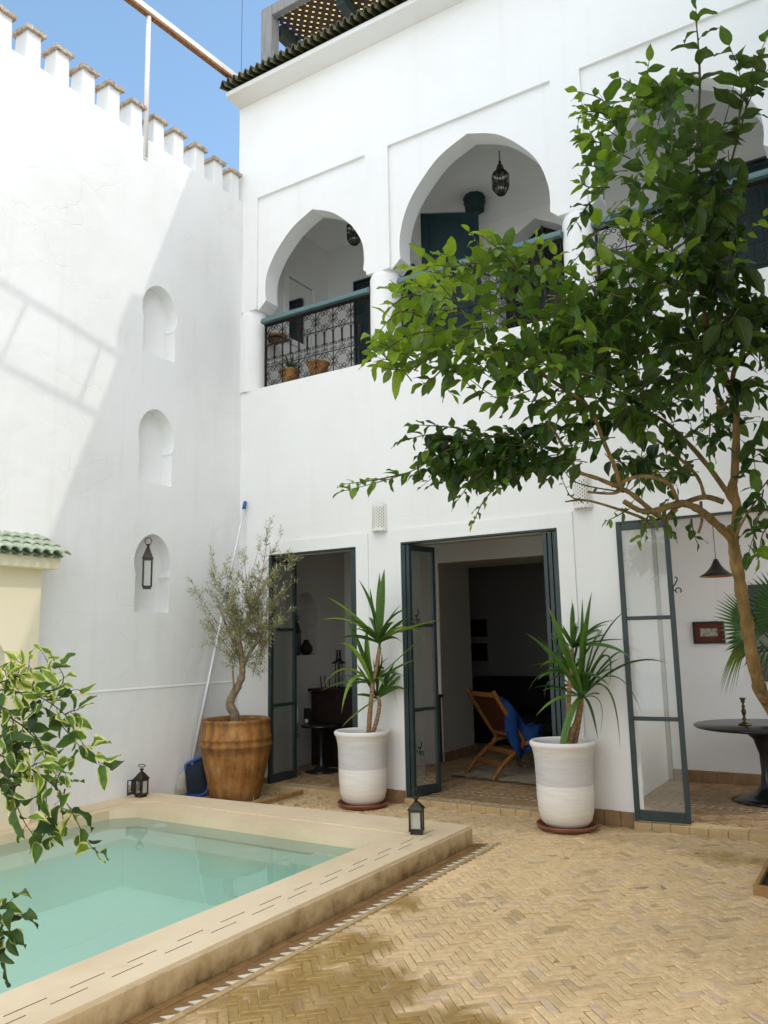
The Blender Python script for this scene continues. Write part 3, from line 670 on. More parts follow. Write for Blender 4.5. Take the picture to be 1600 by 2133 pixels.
# folding doors ------------------------------------------------------------
def fold_leaf(p, q, name='folding_door', z0=.062, z1=2.44, bars=(.85,1.655), handle=None, fw=.040):
    p, q = V((*p,0)), V((*q,0)); d = (q-p).normalized(); n = V((d.y,-d.x,0)); L = (q-p).length; up = V((0,0,1))
    f = MB(); hz = (z1-z0)/2; cz = (z0+z1)/2
    for e in (fw/2, L-fw/2): f.obox(p+d*e+up*cz, d*(fw/2), n*.018, up*hz)
    for zz, hh in ((z0+.04,.04),(z1-.025,.025)): f.obox(p+d*(L/2)+up*zz, d*(L/2-fw-.0005), n*.0165, up*hh)
    for zz in bars: f.obox(p+d*(L/2)+up*zz, d*(L/2-fw-.0005), n*.014, up*.016)
    o = f.build(name, 'teal', house, bevel=.003)
    zs = [z0+.08]+list(bars)+[z1-.05]
    for k in range(len(zs)-1):
        a, b = zs[k]+(.016 if k else 0), zs[k+1]-(.016 if k < len(zs)-2 else 0)
        g_ = MB(); c = p+d*(L/2)+up*((a+b)/2); hx = L/2-fw
        g_.quad(c-d*hx-up*((b-a)/2), c+d*hx-up*((b-a)/2), c+d*hx+up*((b-a)/2), c-d*hx+up*((b-a)/2)); g_.build('pane', 'glass', o, recalc=False)
    if handle:
        for hz_, e in handle:
            hp = p+d*e+up*hz_; h = MB()
            pts = [hp+n*.03+up*(.05*math.cos(t)*1.1)+d*(.02*math.sin(t*2)) for t in [PI*k/10 for k in range(11)]]
            pts2 = [hp+n*.03+up*(-.055+.022*math.sin(t))+d*(.022-.022*math.cos(t)) for t in [PI*1.6*k/8-PI*.3 for k in range(9)]]
            h.tube(pts, .005, 5); h.tube(pts2, .005, 5); h.tube([hp, hp+n*.03], .006, 5); h.build('handle', 'iron', o)
fold_leaf((.478,-.03),(.476,.42), handle=((1.75,.43),(.55,.43)))
fold_leaf((1.573,.005),(1.575,.42), handle=((1.0,.06),)); fold_leaf((1.530,.42),(1.536,.012))
fold_leaf((2.163,-.01),(2.158,.40)); fold_leaf((2.215,-.02),(2.262,.385), handle=((1.75,.10),(.5,.10))); fold_leaf((2.295,.37),(2.185,.01)); 
fold_leaf((3.715,-.005),(3.722,.41)); fold_leaf((3.66,.41),(3.668,.0)); fold_leaf((3.612,.40),(3.618,.01))
fold_leaf((4.272,-.028),(4.692,.012), handle=((1.92,.44),))
fr = MB()
for d in (D1, D2, D3):
    fr.box(d[0]-.0005,-.006,.05,d[0]+.020,.06,ZD-.0005); fr.box(d[1]-.016,-.006,.05,d[1]+.0005,.06,ZD-.0005); fr.box(d[0]+.017,-.004,ZD-.017,d[1]-.017,.055,ZD-.001)
fr.build('door_frame', 'teal', house, bevel=.002)

# ================================================================== BOUNDARY WALL
bw = thing('boundary_wall', 'tall white boundary wall with crenellated top and three keyhole niches', 'wall', (-.1,-4,0))
b = MB()
b.slab([(-10.6,-.1),(-.002,-.1),(-.002,6.816),(-10.6,6.816)], [niche_loop(-1.252,z) for z in (4.47,3.125,1.832)], SIDE, -.15, 0.0)
b.box(-.32,-10.6,-.1,-.15,-.002,6.814)
# string course
b.build('wall', 'white_old', bw, bevel=.012, seg=2, angle=40)
sc_ = MB()
sc_.add([(0,-10.6,1.092),(.009,-10.6,1.097),(.007,-10.6,1.108),(0,-10.6,1.114),(0,-.003,1.092),(.009,-.003,1.097),(.007,-.003,1.108),(0,-.003,1.114)], [(0,1,5,4),(1,2,6,5),(2,3,7,6)])
sc_.build('string_course', 'white_old', bw)
y = -.212
for k in range(24):
    y0 = -.2125-.3*k + random.gauss(0,.006); y1 = y0+.152; h = .315+random.gauss(0,.006); tp = .007
    m = MB(); m.add([(.0,y0,6.80),(.0,y1,6.80),(-.2,y1,6.80),(-.2,y0,6.80),(-.008,y0+tp,6.816+h),(-.008,y1-tp,6.816+h),(-.19,y1-tp,6.816+h),(-.19,y0+tp,6.816+h)], [(0,1,5,4),(1,2,6,5),(2,3,7,6),(3,0,4,7),(4,5,6,7),(3,2,1,0)])
    mo = m.build('merlon', 'white_old', bw, bevel=.008)
    cp = MB(); nu, nv_ = 9, 9; vs = []; fs = []
    for i in range(nu):
        for j in range(nv_):
            a, bb = i/(nu-1), j/(nv_-1)
            x = .028-.244*a; yy = y0-.021+(y1-y0+.042)*bb
            e = min(a,1-a,bb,1-bb)
            zz = 6.816+h+.030 + .038*min(1, e*3.2)**.7 + .014*noise.noise(V((x*30,yy*30,k)))
            ed = .008*noise.noise(V((x*40+3,yy*40,k*2.))); vs.append((x+ed, yy+ed, zz))
    for i in range(nu-1):
        for j in range(nv_-1): fs.append((i*nv_+j, i*nv_+j+1, (i+1)*nv_+j+1, (i+1)*nv_+j))
    nb = len(vs)
    rim = [j for j in range(nv_)]+[i*nv_+nv_-1 for i in range(1,nu)]+[(nu-1)*nv_+j for j in range(nv_-2,-1,-1)]+[i*nv_ for i in range(nu-2,0,-1)]
    vs2 = [(vs[r][0], vs[r][1], 6.816+h-.006+.008*noise.noise(V((vs[r][0]*50,vs[r][1]*50,k+7.)))) for r in rim]
    vs += vs2
    for q in range(len(rim)): fs.append((rim[q], nb+q, nb+(q+1)%len(rim), rim[(q+1)%len(rim)]))
    fs.append(tuple(nb+q for q in range(len(rim))))
    cp.add(vs, fs); cp.build('merlon_cap', 'cap', mo)

# other two sides of the courtyard (beside and behind the viewpoint)
sw = thing('side_wing', 'white plastered side wing facing the boundary wall across the courtyard', 'house', (6.3,-2.2,0))
q = MB(); q.box(6.06,-4.5,-.1,6.5,-.003,8.1); q.box(5.86,-4.5,8.1,6.6,-.05,8.3); q.build('wall', 'white', sw)
tr = MB(); tr.box(-.3,-30,-.3,30,-11.002,-.004); tr.box(6.901,-11.0,-.3,30,-.3,-.004); struct(tr.build('terrace', 'white'))  # white ground out of view, added to bounce light into the courtyard

# ================================================================== POOL
pool = thing('swimming_pool', 'raised plunge pool with sand coloured tadelakt rim and pale green water', 'pool', (1.7,-5,0))
RO = [(0.004,-9.6),(3.335,-9.6)] + c2([(3.338,-6),(3.338,-4.2),(3.338,-1.2)],4) + [(3.338,-1.085),(1.8,-1.15),(.004,-1.232)]
def ring(x0, y0, x1, r):
    p = [(x0,-9.2),(x1,-9.2)]
    p += [(x1-r+r*math.cos(t), y0-r+r*math.sin(t)) for t in [PI/2*k/6 for k in range(7)]]
    rr = .16
    p += [(x0+rr,y0),(x0,y0-rr)]
    return p
R1 = ring(.24, -1.52, 3.085, .03); R2 = ring(.345, -1.80, 2.945, .09)
p = MB(); p.slab(RO, [R1], FLAT, -.1, .131); p.slab([(a,b) for a,b in ring(.238,-1.518,3.087,.03)], [R2], FLAT, -.1, .124)
p.build('rim', 'tadelakt', pool, bevel=.010, seg=3)
pc = MB(); pc.box(3.331,-9.6,-.02,3.3485,-1.09,.116); 
pc.build('rim_face', 'tad_stain', pool, bevel=.004)
p = MB(); x0, x1, y0, y1, zb = .335, 2.955, -9.21, -1.79, -.40
p.box(x0-.05,y0-.05,zb-.1,x1+.05,y1+.05,zb); p.box(x0-.05,y0,zb,x0,y1,.10); p.box(x1,y0,zb,x1+.05,y1,.10); p.box(x0,y1,zb,x1,y1+.05,.10); p.box(x0,y0-.05,zb,x1,y0,.1)
p.box(x0+.001,y0+.001,zb-.01,.698,y1-.001,-.075); p.box(.6985,-2.10,zb-.01,2.42,y1-.001,-.075); p.box(2.4205,-2.10,zb-.01,x1-.001,y1-.001,-.045)
p.build('basin', 'pool_in', pool)
p = MB(); p.box(x0+.0015,y0+.002,-.074,.704,y1-.0015,-.035); p.box(.7045,-2.106,-.074,2.42,y1-.0015,-.035); p.box(2.4205,-2.108,-.044,x1-.0015,y1-.0015,-.012)
p.build('bench', 'pool_bench', pool)
p = MB(); p.lathe([(0.0,.050),(.045,.0505),(.058,.046),(.055,.038)], (.90,-1.90,0), 24); p.build('skimmer_lid', 'poolcap', pool)
yy = -5.9
k = 0
while yy < -1.25:
    L_ = .17+random.gauss(0,.006)
    for xx, off in ((3.158,0),(3.222,-.135)):
        if yy+off+L_ < -1.2:
            MB().box(xx-.0022,yy+off,.125,xx+.0022,yy+off+L_,.1322).build('drain_slot', 'darkgap', pool)
    yy += .292
wt = MB(); wt.quad((x0,y0,.052),(x1,y0,.052),(x1,y1,.052),(x0,y1,.052)); struct(wt.build('pool_water', 'water', recalc=False))

# ================================================================== WALL FOUNTAIN
ft = thing('wall_fountain', 'cream plastered wall fountain with mosaic arch under a small green tiled hood', 'fountain', (.1,-3.4,0))
aw = [(-.5,.132),(-.5,1.2),(-.46,1.25)] + c2([(-.46,1.25),(-.52,1.38),(-.48,1.52),(-.3,1.70),(0,1.80)],5)[1:]
loop = [(-3.43+a, b) for a, b in aw] + [(-3.43-a, b) for a, b in reversed(aw[:-1])]
f = MB(); f.slab([(-4.25,.132)]+loop+[(-2.625,.132),(-2.625,2.17),(-4.25,2.17)], [], SIDE, .10, .21); f.box(.002,-4.25,.132,.0999,-2.625,2.17)
f.build('body', 'fount', ft, bevel=.01)
MB().box(.1001,-4.0,.14,.104,-2.86,1.9).build('mosaic', 'zellige', ft)
f = MB(); f.add([(.002,-2.56,2.145),(.34,-2.56,2.145),(.355,-2.55,2.235),(.002,-2.55,2.40),(.002,-4.32,2.145),(.34,-4.32,2.145),(.355,-4.33,2.235),(.002,-4.33,2.40)], [(0,1,2,3),(4,7,6,5),(0,4,5,1),(1,5,6,2),(2,6,7,3),(0,3,7,4)])
f.build('hood', 'fount', ft, bevel=.008)
f = MB()
for i in range(20):
    yc = -2.555-.092*i
    for c in range(3):
        a0, a1 = c/3-.02, (c+1)/3+.03
        pa, pb = V((.0+.41*a1, yc, 2.445-.19*a1+.012)), V((.0+.41*a0, yc, 2.445-.19*a0))
        ra, rb = .047, .040; vs = []; nn = 8
        for thk in (0, .010):
            for pt, rr_ in ((pa, ra), (pb, rb)):
                for t in range(nn+1):
                    an = PI*t/nn; vs.append((pt.x, pt.y+math.cos(an)*(rr_-thk), pt.z+math.sin(an)*(rr_-thk)*.8))
        m_ = nn+1; fs = []
        for t in range(nn):
            fs += [(t,t+1,m_+t+1,m_+t), (2*m_+t,3*m_+t,3*m_+t+1,2*m_+t+1), (t,2*m_+t,2*m_+t+1,t+1)]
        f.add(vs, fs)
    f.box(0.0,yc-.09,2.38,.36,yc-.0005,2.385) if 0 else None
    # channel tile between
    yq = yc-.046; vs = []
    for (xx, zz) in ((.405,2.238),(.0,2.425)):
        for t in range(7): an = PI+PI*t/6; vs.append((xx, yq+math.cos(an)*.036, zz+math.sin(an)*.022+.012))
    f.add(vs, [(t,t+1,7+t+1,7+t) for t in range(6)])
f.build('hood_tiling', 'glaze', ft, recalc=False)
MB().box(.002,-4.33,2.43,.03,-2.50,2.455).build('tile_ridge', 'tad_side', ft)

# ================================================================== PLANTING BED, PLANTER
bed = MB(); bed.box(0.004,-1.14,-.1,.915,-.062,-.02); tag(bed.build('planting_bed', 'soil'), 'dark soil bed in the corner behind the pool around the terracotta jar', 'bed')
eg = MB(); eg.box(.918,-.93,-.05,.955,-.06,.035); tag(eg.build('bed_edging', 'edging', bevel=.004), 'brown edging board along the open side of the corner soil bed', 'edging')
gr = MB()
for k in range(110):
    bx, by = random.uniform(.62,.905), random.uniform(-.85,-.08)
    a = random.uniform(0,2*PI); L_ = random.uniform(.05,.14); tip = V((bx+math.cos(a)*L_*.8, by+math.sin(a)*L_*.8, -.02+L_*.75))
    s_ = V((-math.sin(a),math.cos(a),0))*.003
    gr.add([V((bx,by,-.022))-s_, V((bx,by,-.022))+s_, tip], [(0,1,2)])
go = gr.build('dry_grass', 'grass', recalc=False); go['kind'] = 'stuff'; go['label'] = 'dry straw coloured grass tufts in the soil beside the terracotta jar'
pl_ = thing('planter_bed', 'low wooden edged soil bed cut by the right edge of the photo', 'planter', (5.65,-.95,0))
q = MB(); q.box(5.31,-1.40,-.02,6.05,-1.37,.055); q.box(5.31,-1.3695,-.02,5.335,-.5,.050); q.build('edging', 'edging', pl_, bevel=.004)
q = MB(); q.box(5.336,-1.369,-.02,6.05,-.5,.025); q.build('soil', 'soil', pl_)

# ================================================================== POTS
JX, JY = .46, -.52
jar = thing('terracotta_jar', 'large weathered terracotta jar with two raised bands holding the olive tree', 'jar', (JX,JY,-.02))
q = MB(); P_ = [(.0,0),(.225,0),(.245,.02),(.265,.12),(.31,.32),(.345,.48),(.350,.515),(.362,.525),(.364,.542),(.352,.553),(.350,.585),(.360,.595),(.361,.612),(.350,.622),(.342,.70),(.335,.745),(.342,.758),(.345,.775),(.335,.787),(.315,.785),(.308,.76),(.310,.70)]
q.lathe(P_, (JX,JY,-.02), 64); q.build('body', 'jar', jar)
q = MB(); q.lathe([(.311,.705),(.2,.72),(.08,.735),(0,.74)], (JX,JY,-.02), 32); q.build('soil', 'soil', jar)
def white_pot(x, y, lab, slab_):
    s = thing('saucer', slab_, 'saucer', (x,y,0.0), 'terracotta saucers under the white pots')
    q = MB(); q.lathe([(0,.004),(.19,.002),(.225,.012),(.242,.040),(.238,.048),(.226,.045),(.205,.020),(0,.018)], (x,y,0), 56); q.build('dish', 'saucer', s)
    t = thing('plant_pot', lab, 'pot', (x,y,.02), 'white plant pots by the doors')
    q = MB(); q.lathe([(0,.0),(.12,.0),(.165,.012),(.200,.05),(.218,.12),(.226,.24),(.228,.38),(.232,.50),(.240,.57),(.252,.615),(.262,.625),(.268,.640),(.266,.655),(.256,.665),(.238,.664),(.228,.65),(.224,.60)], (x,y,.02), 64); q.build('body', 'pot', t)
    q = MB(); q.lathe([(.2245,.605),(.1,.62),(0,.625)], (x,y,.02), 32); q.build('soil', 'soil', t)
white_pot(1.845,-.30,'whitewashed pot with grey upper band between first and centre doorways','round brown saucer under the whitewashed pot nearer the pool lantern')
white_pot(3.80,-.30,'whitewashed pot with pale upper band beside the tall glass leaf','round brown saucer under the pot beside the tall glass leaf')

# ================================================================== LEAVES
def leaf(mb, p, d, n, L, W, rnd, curl=.25, fold=.3, nseg=6, nc=1, shp=0, wave=.8):
    ph0 = random.uniform(0,6); tw0 = random.gauss(0,.55)*wave; wave = wave*random.uniform(.2,1.2)
    d = V(d).normalized(); n = V(n); n = n-d*n.dot(d)
    if n.length < 1e-4: n = d.orthogonal()
    n.normalize(); s = d.cross(n); vs = []; cs = []; js = [j/nc for j in range(-nc, nc+1)]
    for i in range(nseg+1):
        t = i/nseg
        if shp == 0: w = math.sin(PI*min(1,t**.82))**.85 if 0 < t < 1 else 0
        elif shp == 1: w = math.sin(PI*t)**.8 if 0 < t < 1 else 0
        else: w = (1-t)**.75*(.55+.45*min(1,t*6))
        w *= W/2
        c = V(p)+d*(L*t*(1-.12*curl*t))-n*(curl*L*t*t)
        for j in js:
            wv = .10*L*math.sin(t*9+ph0+j*1.3)*abs(j)*wave
            ct, st_2 = math.cos(tw0*t), math.sin(tw0*t); sv = s*ct+n*st_2; nv_3 = n*ct-s*st_2
            vs.append(c+sv*(w*j)+nv_3*(fold*w*abs(j)+wv)); cs.append((rnd, abs(j), t, 1))
    m = len(js); fs = []
    for i in range(nseg):
        for j in range(m-1): fs.append((i*m+j, i*m+j+1, (i+1)*m+j+1, (i+1)*m+j))
    mb.add(vs, fs, cs, True)
def rv(): return V((random.gauss(0,1),random.gauss(0,1),random.gauss(0,1))).normalized()
UP = V((0,0,1))
def twig(lb, bb, p, d, length, nleaf, L, W, rnd, rb=.003, droop=.25, jit=.25, nc=1, taper=True, curl=.28, spread=.85):
    p = V(p); d = V(d).normalized(); pts = [p.copy()]; dirs = [d.copy()]; st = length/6
    for i in range(6):
        d = (d+rv()*.10-UP*droop*.12).normalized(); p = p+d*st; pts.append(p.copy()); dirs.append(d.copy())
    if bb is not None: bb.tube(pts, [rb*(1-.6*i/6) for i in range(7)], 4, False)
    a = random.uniform(0, 2*PI)
    for k in range(nleaf):
        t = .15+.85*(k+random.uniform(-.2,.2))/max(1,nleaf-1) if nleaf > 1 else 1
        t = min(1,max(0,t)); i = min(5,int(t*6)); q = pts[i].lerp(pts[i+1], t*6-i if i < 6 else 0)
        dd = dirs[min(6,i+1)]; a += 2.4
        o = dd.orthogonal().normalized(); rad = o*math.cos(a)+dd.cross(o)*math.sin(a)
        rad = (rad+V((0,0,.15))).normalized()
        ld = (dd*.55+rad*spread-UP*droop*.6+rv()*jit).normalized()
        if k == nleaf-1: ld = (dd+rv()*.2).normalized()
        ln = (UP+rv()*.55+rad*.2).normalized(); sc = random.choice((.55,.75,.9,1,1.1,1.2))*(1-.35*t if taper else 1)
        r_ = min(1,max(0,rnd+random.gauss(0,.14)+(.18 if t > .85 else 0)))
        pet = q+ld*L*.06
        if bb is not None: bb.tube([q, pet], .0012, 3, False)
        leaf(lb, pet, ld, ln, L*sc, W*sc*random.uniform(.85,1.15), r_, curl*random.uniform(.1,2.0), random.uniform(.1,.65), 6 if L > .07 else 3, nc, 0, .8 if L > .07 else .2)

# ------------------------------------------------------------------ lemon tree
lemon = thing('lemon_tree', 'tall leafy lemon tree leaning in from the right in front of the house', 'tree', (5.65,-1.0,0))
TSC = .62
tk = MB(); tw = MB(); lv = MB()
def limb(mb, pts, r0, r1, n=10, k=5, wob=.0):
    P_ = catmull([p.copy() if isinstance(p, V) else at(*p) for p in pts], k)
    N_ = len(P_)
    if mb is tk and n >= 7 and TSC: r0, r1 = r0*TSC, r1*TSC
    if wob: P_ = [p+rv()*wob for p in P_]
    mb.tube(P_, [(r0+(r1-r0)*i/(N_-1))*(1+.07*random.gauss(0,1)*(wob > 0)) for i in range(N_)], n)
    return P_
base_pt = (5.72,-.92,.0)
_b = V(base_pt)
limb(tk, [at(1640,1790,5.25), at(1660,1620,5.2), at(1640,1500,5.12), at(1592,1452,5.05)], .085, .066, 12, 5, .002)
limb(tk, [at(1660,1560,5.15), at(1592,1452,5.05), (1573,1395,4.98), (1556,1300,4.9), (1541,1210,4.84), (1529,1140,4.8), (1525,1095,4.78)], .066, .053, 12, 6, .002)
tk.tube([at(1592,1462,5.0), at(1583,1450,4.93)], [.024,.021], 10)
limb(tk, [(1527,1125,4.79),(1536,1060,4.74),(1526,1018,4.72),(1531,985,4.70),(1534,900,4.66),(1533,845,4.63),(1520,808,4.6),(1500,765,4.56),(1484,735,4.52),(1474,692,4.48),(1466,640,4.46)], .046, .019, 10, 5, .0015)
limb(tw, [(1466,640,4.46),(1458,560,4.44),(1455,480,4.42),(1450,400,4.40),(1455,260,4.38),(1458,140,4.36),(1450,45,4.34)], .018, .003, 7, 5, .001)
limb(tw, [(1462,600,4.45),(1480,480,4.4),(1510,380,4.36),(1545,260,4.3),(1570,150,4.25)], .013, .003, 6, 5, .001)
limb(tk, [(1531,835,4.64),(1526,790,4.58),(1538,755,4.52),(1565,733,4.46),(1612,706,4.40),(1650,640,4.4)], .026, .016, 8, 5, .001)
limb(tk, [(1530,1110,4.78),(1537,1062,4.80),(1520,1035,4.84),(1512,1015,4.86)], .034, .030, 9, 5)
limb(tk, [(1527,1125,4.79),(1496,1095,4.72),(1463,1067,4.64),(1430,1050,4.58),(1408,1050,4.54),(1360,1065,4.48),(1330,1062,4.44),(1300,1045,4.4)], .041, .022, 10, 5, .0015)
limb(tk, [(1385,1082,4.55),(1365,1070,4.5),(1320,1032,4.42),(1290,1015,4.36),(1240,995,4.28),(1205,982,4.22),(1185,950,4.17),(1162,910,4.1),(1140,880,4.05)], .026, .010, 9, 5, .001)
limb(tk, [(1408,1060,4.56),(1390,1078,4.55),(1378,1082,4.54)], .028, .022, 8)
limb(tk, [(1512,1022,4.86),(1480,978,4.92),(1432,922,4.98),(1375,872,5.02),(1310,848,5.05),(1265,838,5.08),(1180,800,5.1)], .028, .010, 9, 5, .001)
limb(tk, [(1508,1046,4.82),(1470,1035,4.85),(1432,1045,4.8),(1412,1055,4.72)], .028, .024, 9, 4)
limb(tk, [(1466,1030,4.86),(1452,992,4.92),(1405,945,4.98),(1355,908,5.02),(1300,882,5.06),(1230,870,5.1)], .019, .008, 8, 5, .001)
limb(tk, [(1290,1012,4.36),(1282,975,4.32),(1262,930,4.28),(1242,878,4.24),(1226,848,4.2),(1180,812,4.15)], .022, .013, 9, 5, .001)
limb(tw, [(1180,812,4.15),(1110,770,4.1),(1000,730,4.0),(900,700,3.95)], .012, .004, 7, 5, .001)
limb(tk, [(1290,1010,4.36),(1312,997,4.34),(1350,992,4.36),(1393,1008,4.42),(1412,1045,4.54)], .017, .019, 8, 5)
limb(tk, [(1352,1098,4.5),(1340,1080,4.46),(1280,1058,4.4),(1220,1042,4.34),(1178,1045,4.3)], .017, .007, 7, 4)
limb(tk, [(1295,1020,4.36),(1275,1028,4.33),(1225,1025,4.28)], .010, .006, 6, 4)
limb(tk, [(1530,1120,4.76),(1548,1085,4.68),(1580,1035,4.58)], .016, .008, 7, 4)
limb(tk, [(1460,1045,4.76),(1462,1085,4.72),(1455,1110,4.7)], .010, .008, 6, 3)
limb(tk, [(1520,830,4.6),(1500,850,4.54),(1492,822,4.5)], .014, .012, 7, 4)
for a in range(40):
    t = random.random(); P_ = at(1527+65*t, 1125+330*t, 4.79+.26*t); n_ = rv(); n_ = (n_-CF*n_.dot(CF)*.5).normalized()
    tk.tube([P_+n_*.020, P_+n_*.044], [.008,.004], 5)
tk.build('trunk', 'bark_lemon', lemon, recalc=False)
def inpoly(x, y, poly):
    c = False; j = len(poly)-1
    for i in range(len(poly)):
        (xi, yi), (xj, yj) = poly[i], poly[j]
        if (yi > y) != (yj > y) and x < (xj-xi)*(y-yi)/(yj-yi)+xi: c = not c
        j = i
    return c
def fill(poly, n, dr, dfun, tl, nl, L, rnd, droop=.3):
    xs = [p[0] for p in poly]; ys = [p[1] for p in poly]; k = 0; g_ = 0
    while k < n and g_ < n*40:
        g_ += 1; x, y = random.uniform(min(xs),max(xs)), random.uniform(min(ys),max(ys))
        if not inpoly(x, y, poly): continue
        d_ = dfun(x, y); d3 = (CR*d_[0]-CU*d_[1]+CF*random.uniform(-.8,.5)+rv()*.35).normalized()
        dep = random.uniform(*dr); ln = tl*random.uniform(.7,1.2)
        p = at(x, y, dep) - d3*ln*.6
        twig(lv, tw, p, d3, ln, random.randint(*nl), L, L*.54, rnd(x,y), .0035, droop); k += 1
LEFTP = [(790,745),(820,640),(850,585),(925,545),(975,520),(1040,510),(1150,555),(1230,640),(1300,760),(1230,860),(1120,860),(1000,835),(930,770),(850,775)]
TOPP = [(1245,700),(1225,560),(1240,400),(1235,300),(1250,235),(1310,170),(1385,150),(1430,190),(1480,260),(1500,400),(1520,520),(1540,640),(1575,760),(1480,760),(1380,740)]
MIDP = [(1150,640),(1300,640),(1500,640),(1590,640),(1595,760),(1500,760),(1440,830),(1330,880),(1200,900),(1120,870),(1090,760)]
LOWP = [(870,945),(930,905),(1050,895),(1180,885),(1240,900),(1200,950),(1110,985),(1050,985),(960,990),(900,985)]
BEHP = [(1300,870),(1420,880),(1500,860),(1560,830),(1570,900),(1480,930),(1420,990),(1370,1060),(1330,1000),(1260,960)]
RIGP = [(1480,330),(1525,330),(1525,560),(1590,600),(1600,770),(1540,820),(1480,700),(1490,480)]
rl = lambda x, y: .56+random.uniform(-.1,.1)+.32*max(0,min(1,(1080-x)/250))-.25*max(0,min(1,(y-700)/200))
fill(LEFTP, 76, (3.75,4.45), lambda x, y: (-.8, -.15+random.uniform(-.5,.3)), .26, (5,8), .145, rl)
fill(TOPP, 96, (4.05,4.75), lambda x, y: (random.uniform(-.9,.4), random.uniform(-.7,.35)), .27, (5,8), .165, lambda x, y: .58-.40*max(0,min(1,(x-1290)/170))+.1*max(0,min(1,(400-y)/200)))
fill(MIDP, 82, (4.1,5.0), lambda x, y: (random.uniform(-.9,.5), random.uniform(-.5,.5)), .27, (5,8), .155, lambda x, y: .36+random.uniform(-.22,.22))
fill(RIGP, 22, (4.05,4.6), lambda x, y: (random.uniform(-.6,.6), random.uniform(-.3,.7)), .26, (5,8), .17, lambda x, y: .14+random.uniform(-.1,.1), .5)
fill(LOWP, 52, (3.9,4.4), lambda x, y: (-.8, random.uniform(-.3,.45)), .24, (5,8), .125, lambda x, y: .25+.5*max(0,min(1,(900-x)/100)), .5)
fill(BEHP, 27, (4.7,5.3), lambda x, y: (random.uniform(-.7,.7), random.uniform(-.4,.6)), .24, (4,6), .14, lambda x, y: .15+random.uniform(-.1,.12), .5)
def shoot(pts, nl, L, rnd, droop=.25, rb=.005, extra=None):
    P_ = catmull([at(*p) for p in pts], 4); tw.tube(P_, [rb*(1-.65*i/(len(P_)-1)) for i in range(len(P_))], 5, False)
    a = random.uniform(0,6); N_ = len(P_)
    for k in range(nl):
        t = .08+.92*k/max(1,nl-1); i = min(N_-2,int(t*(N_-1))); q = P_[i].lerp(P_[i+1], t*(N_-1)-i); dd = (P_[i+1]-P_[i]).normalized(); a += 2.4
        o_ = dd.orthogonal().normalized(); rad = o_*math.cos(a)+dd.cross(o_)*math.sin(a)
        ld = (dd*.5+rad*.85-UP*droop*.5+rv()*.2).normalized()
        if k == nl-1: ld = dd
        sc = random.uniform(.75,1.1)*(1-.3*t)
        leaf(lv, q, ld, (UP+rv()*.5).normalized(), L*sc*1.33, L*sc*.66, min(1,max(0,rnd+.25*(t > .8)+random.gauss(0,.1))), random.uniform(.05,.45), random.uniform(.1,.45), 6)
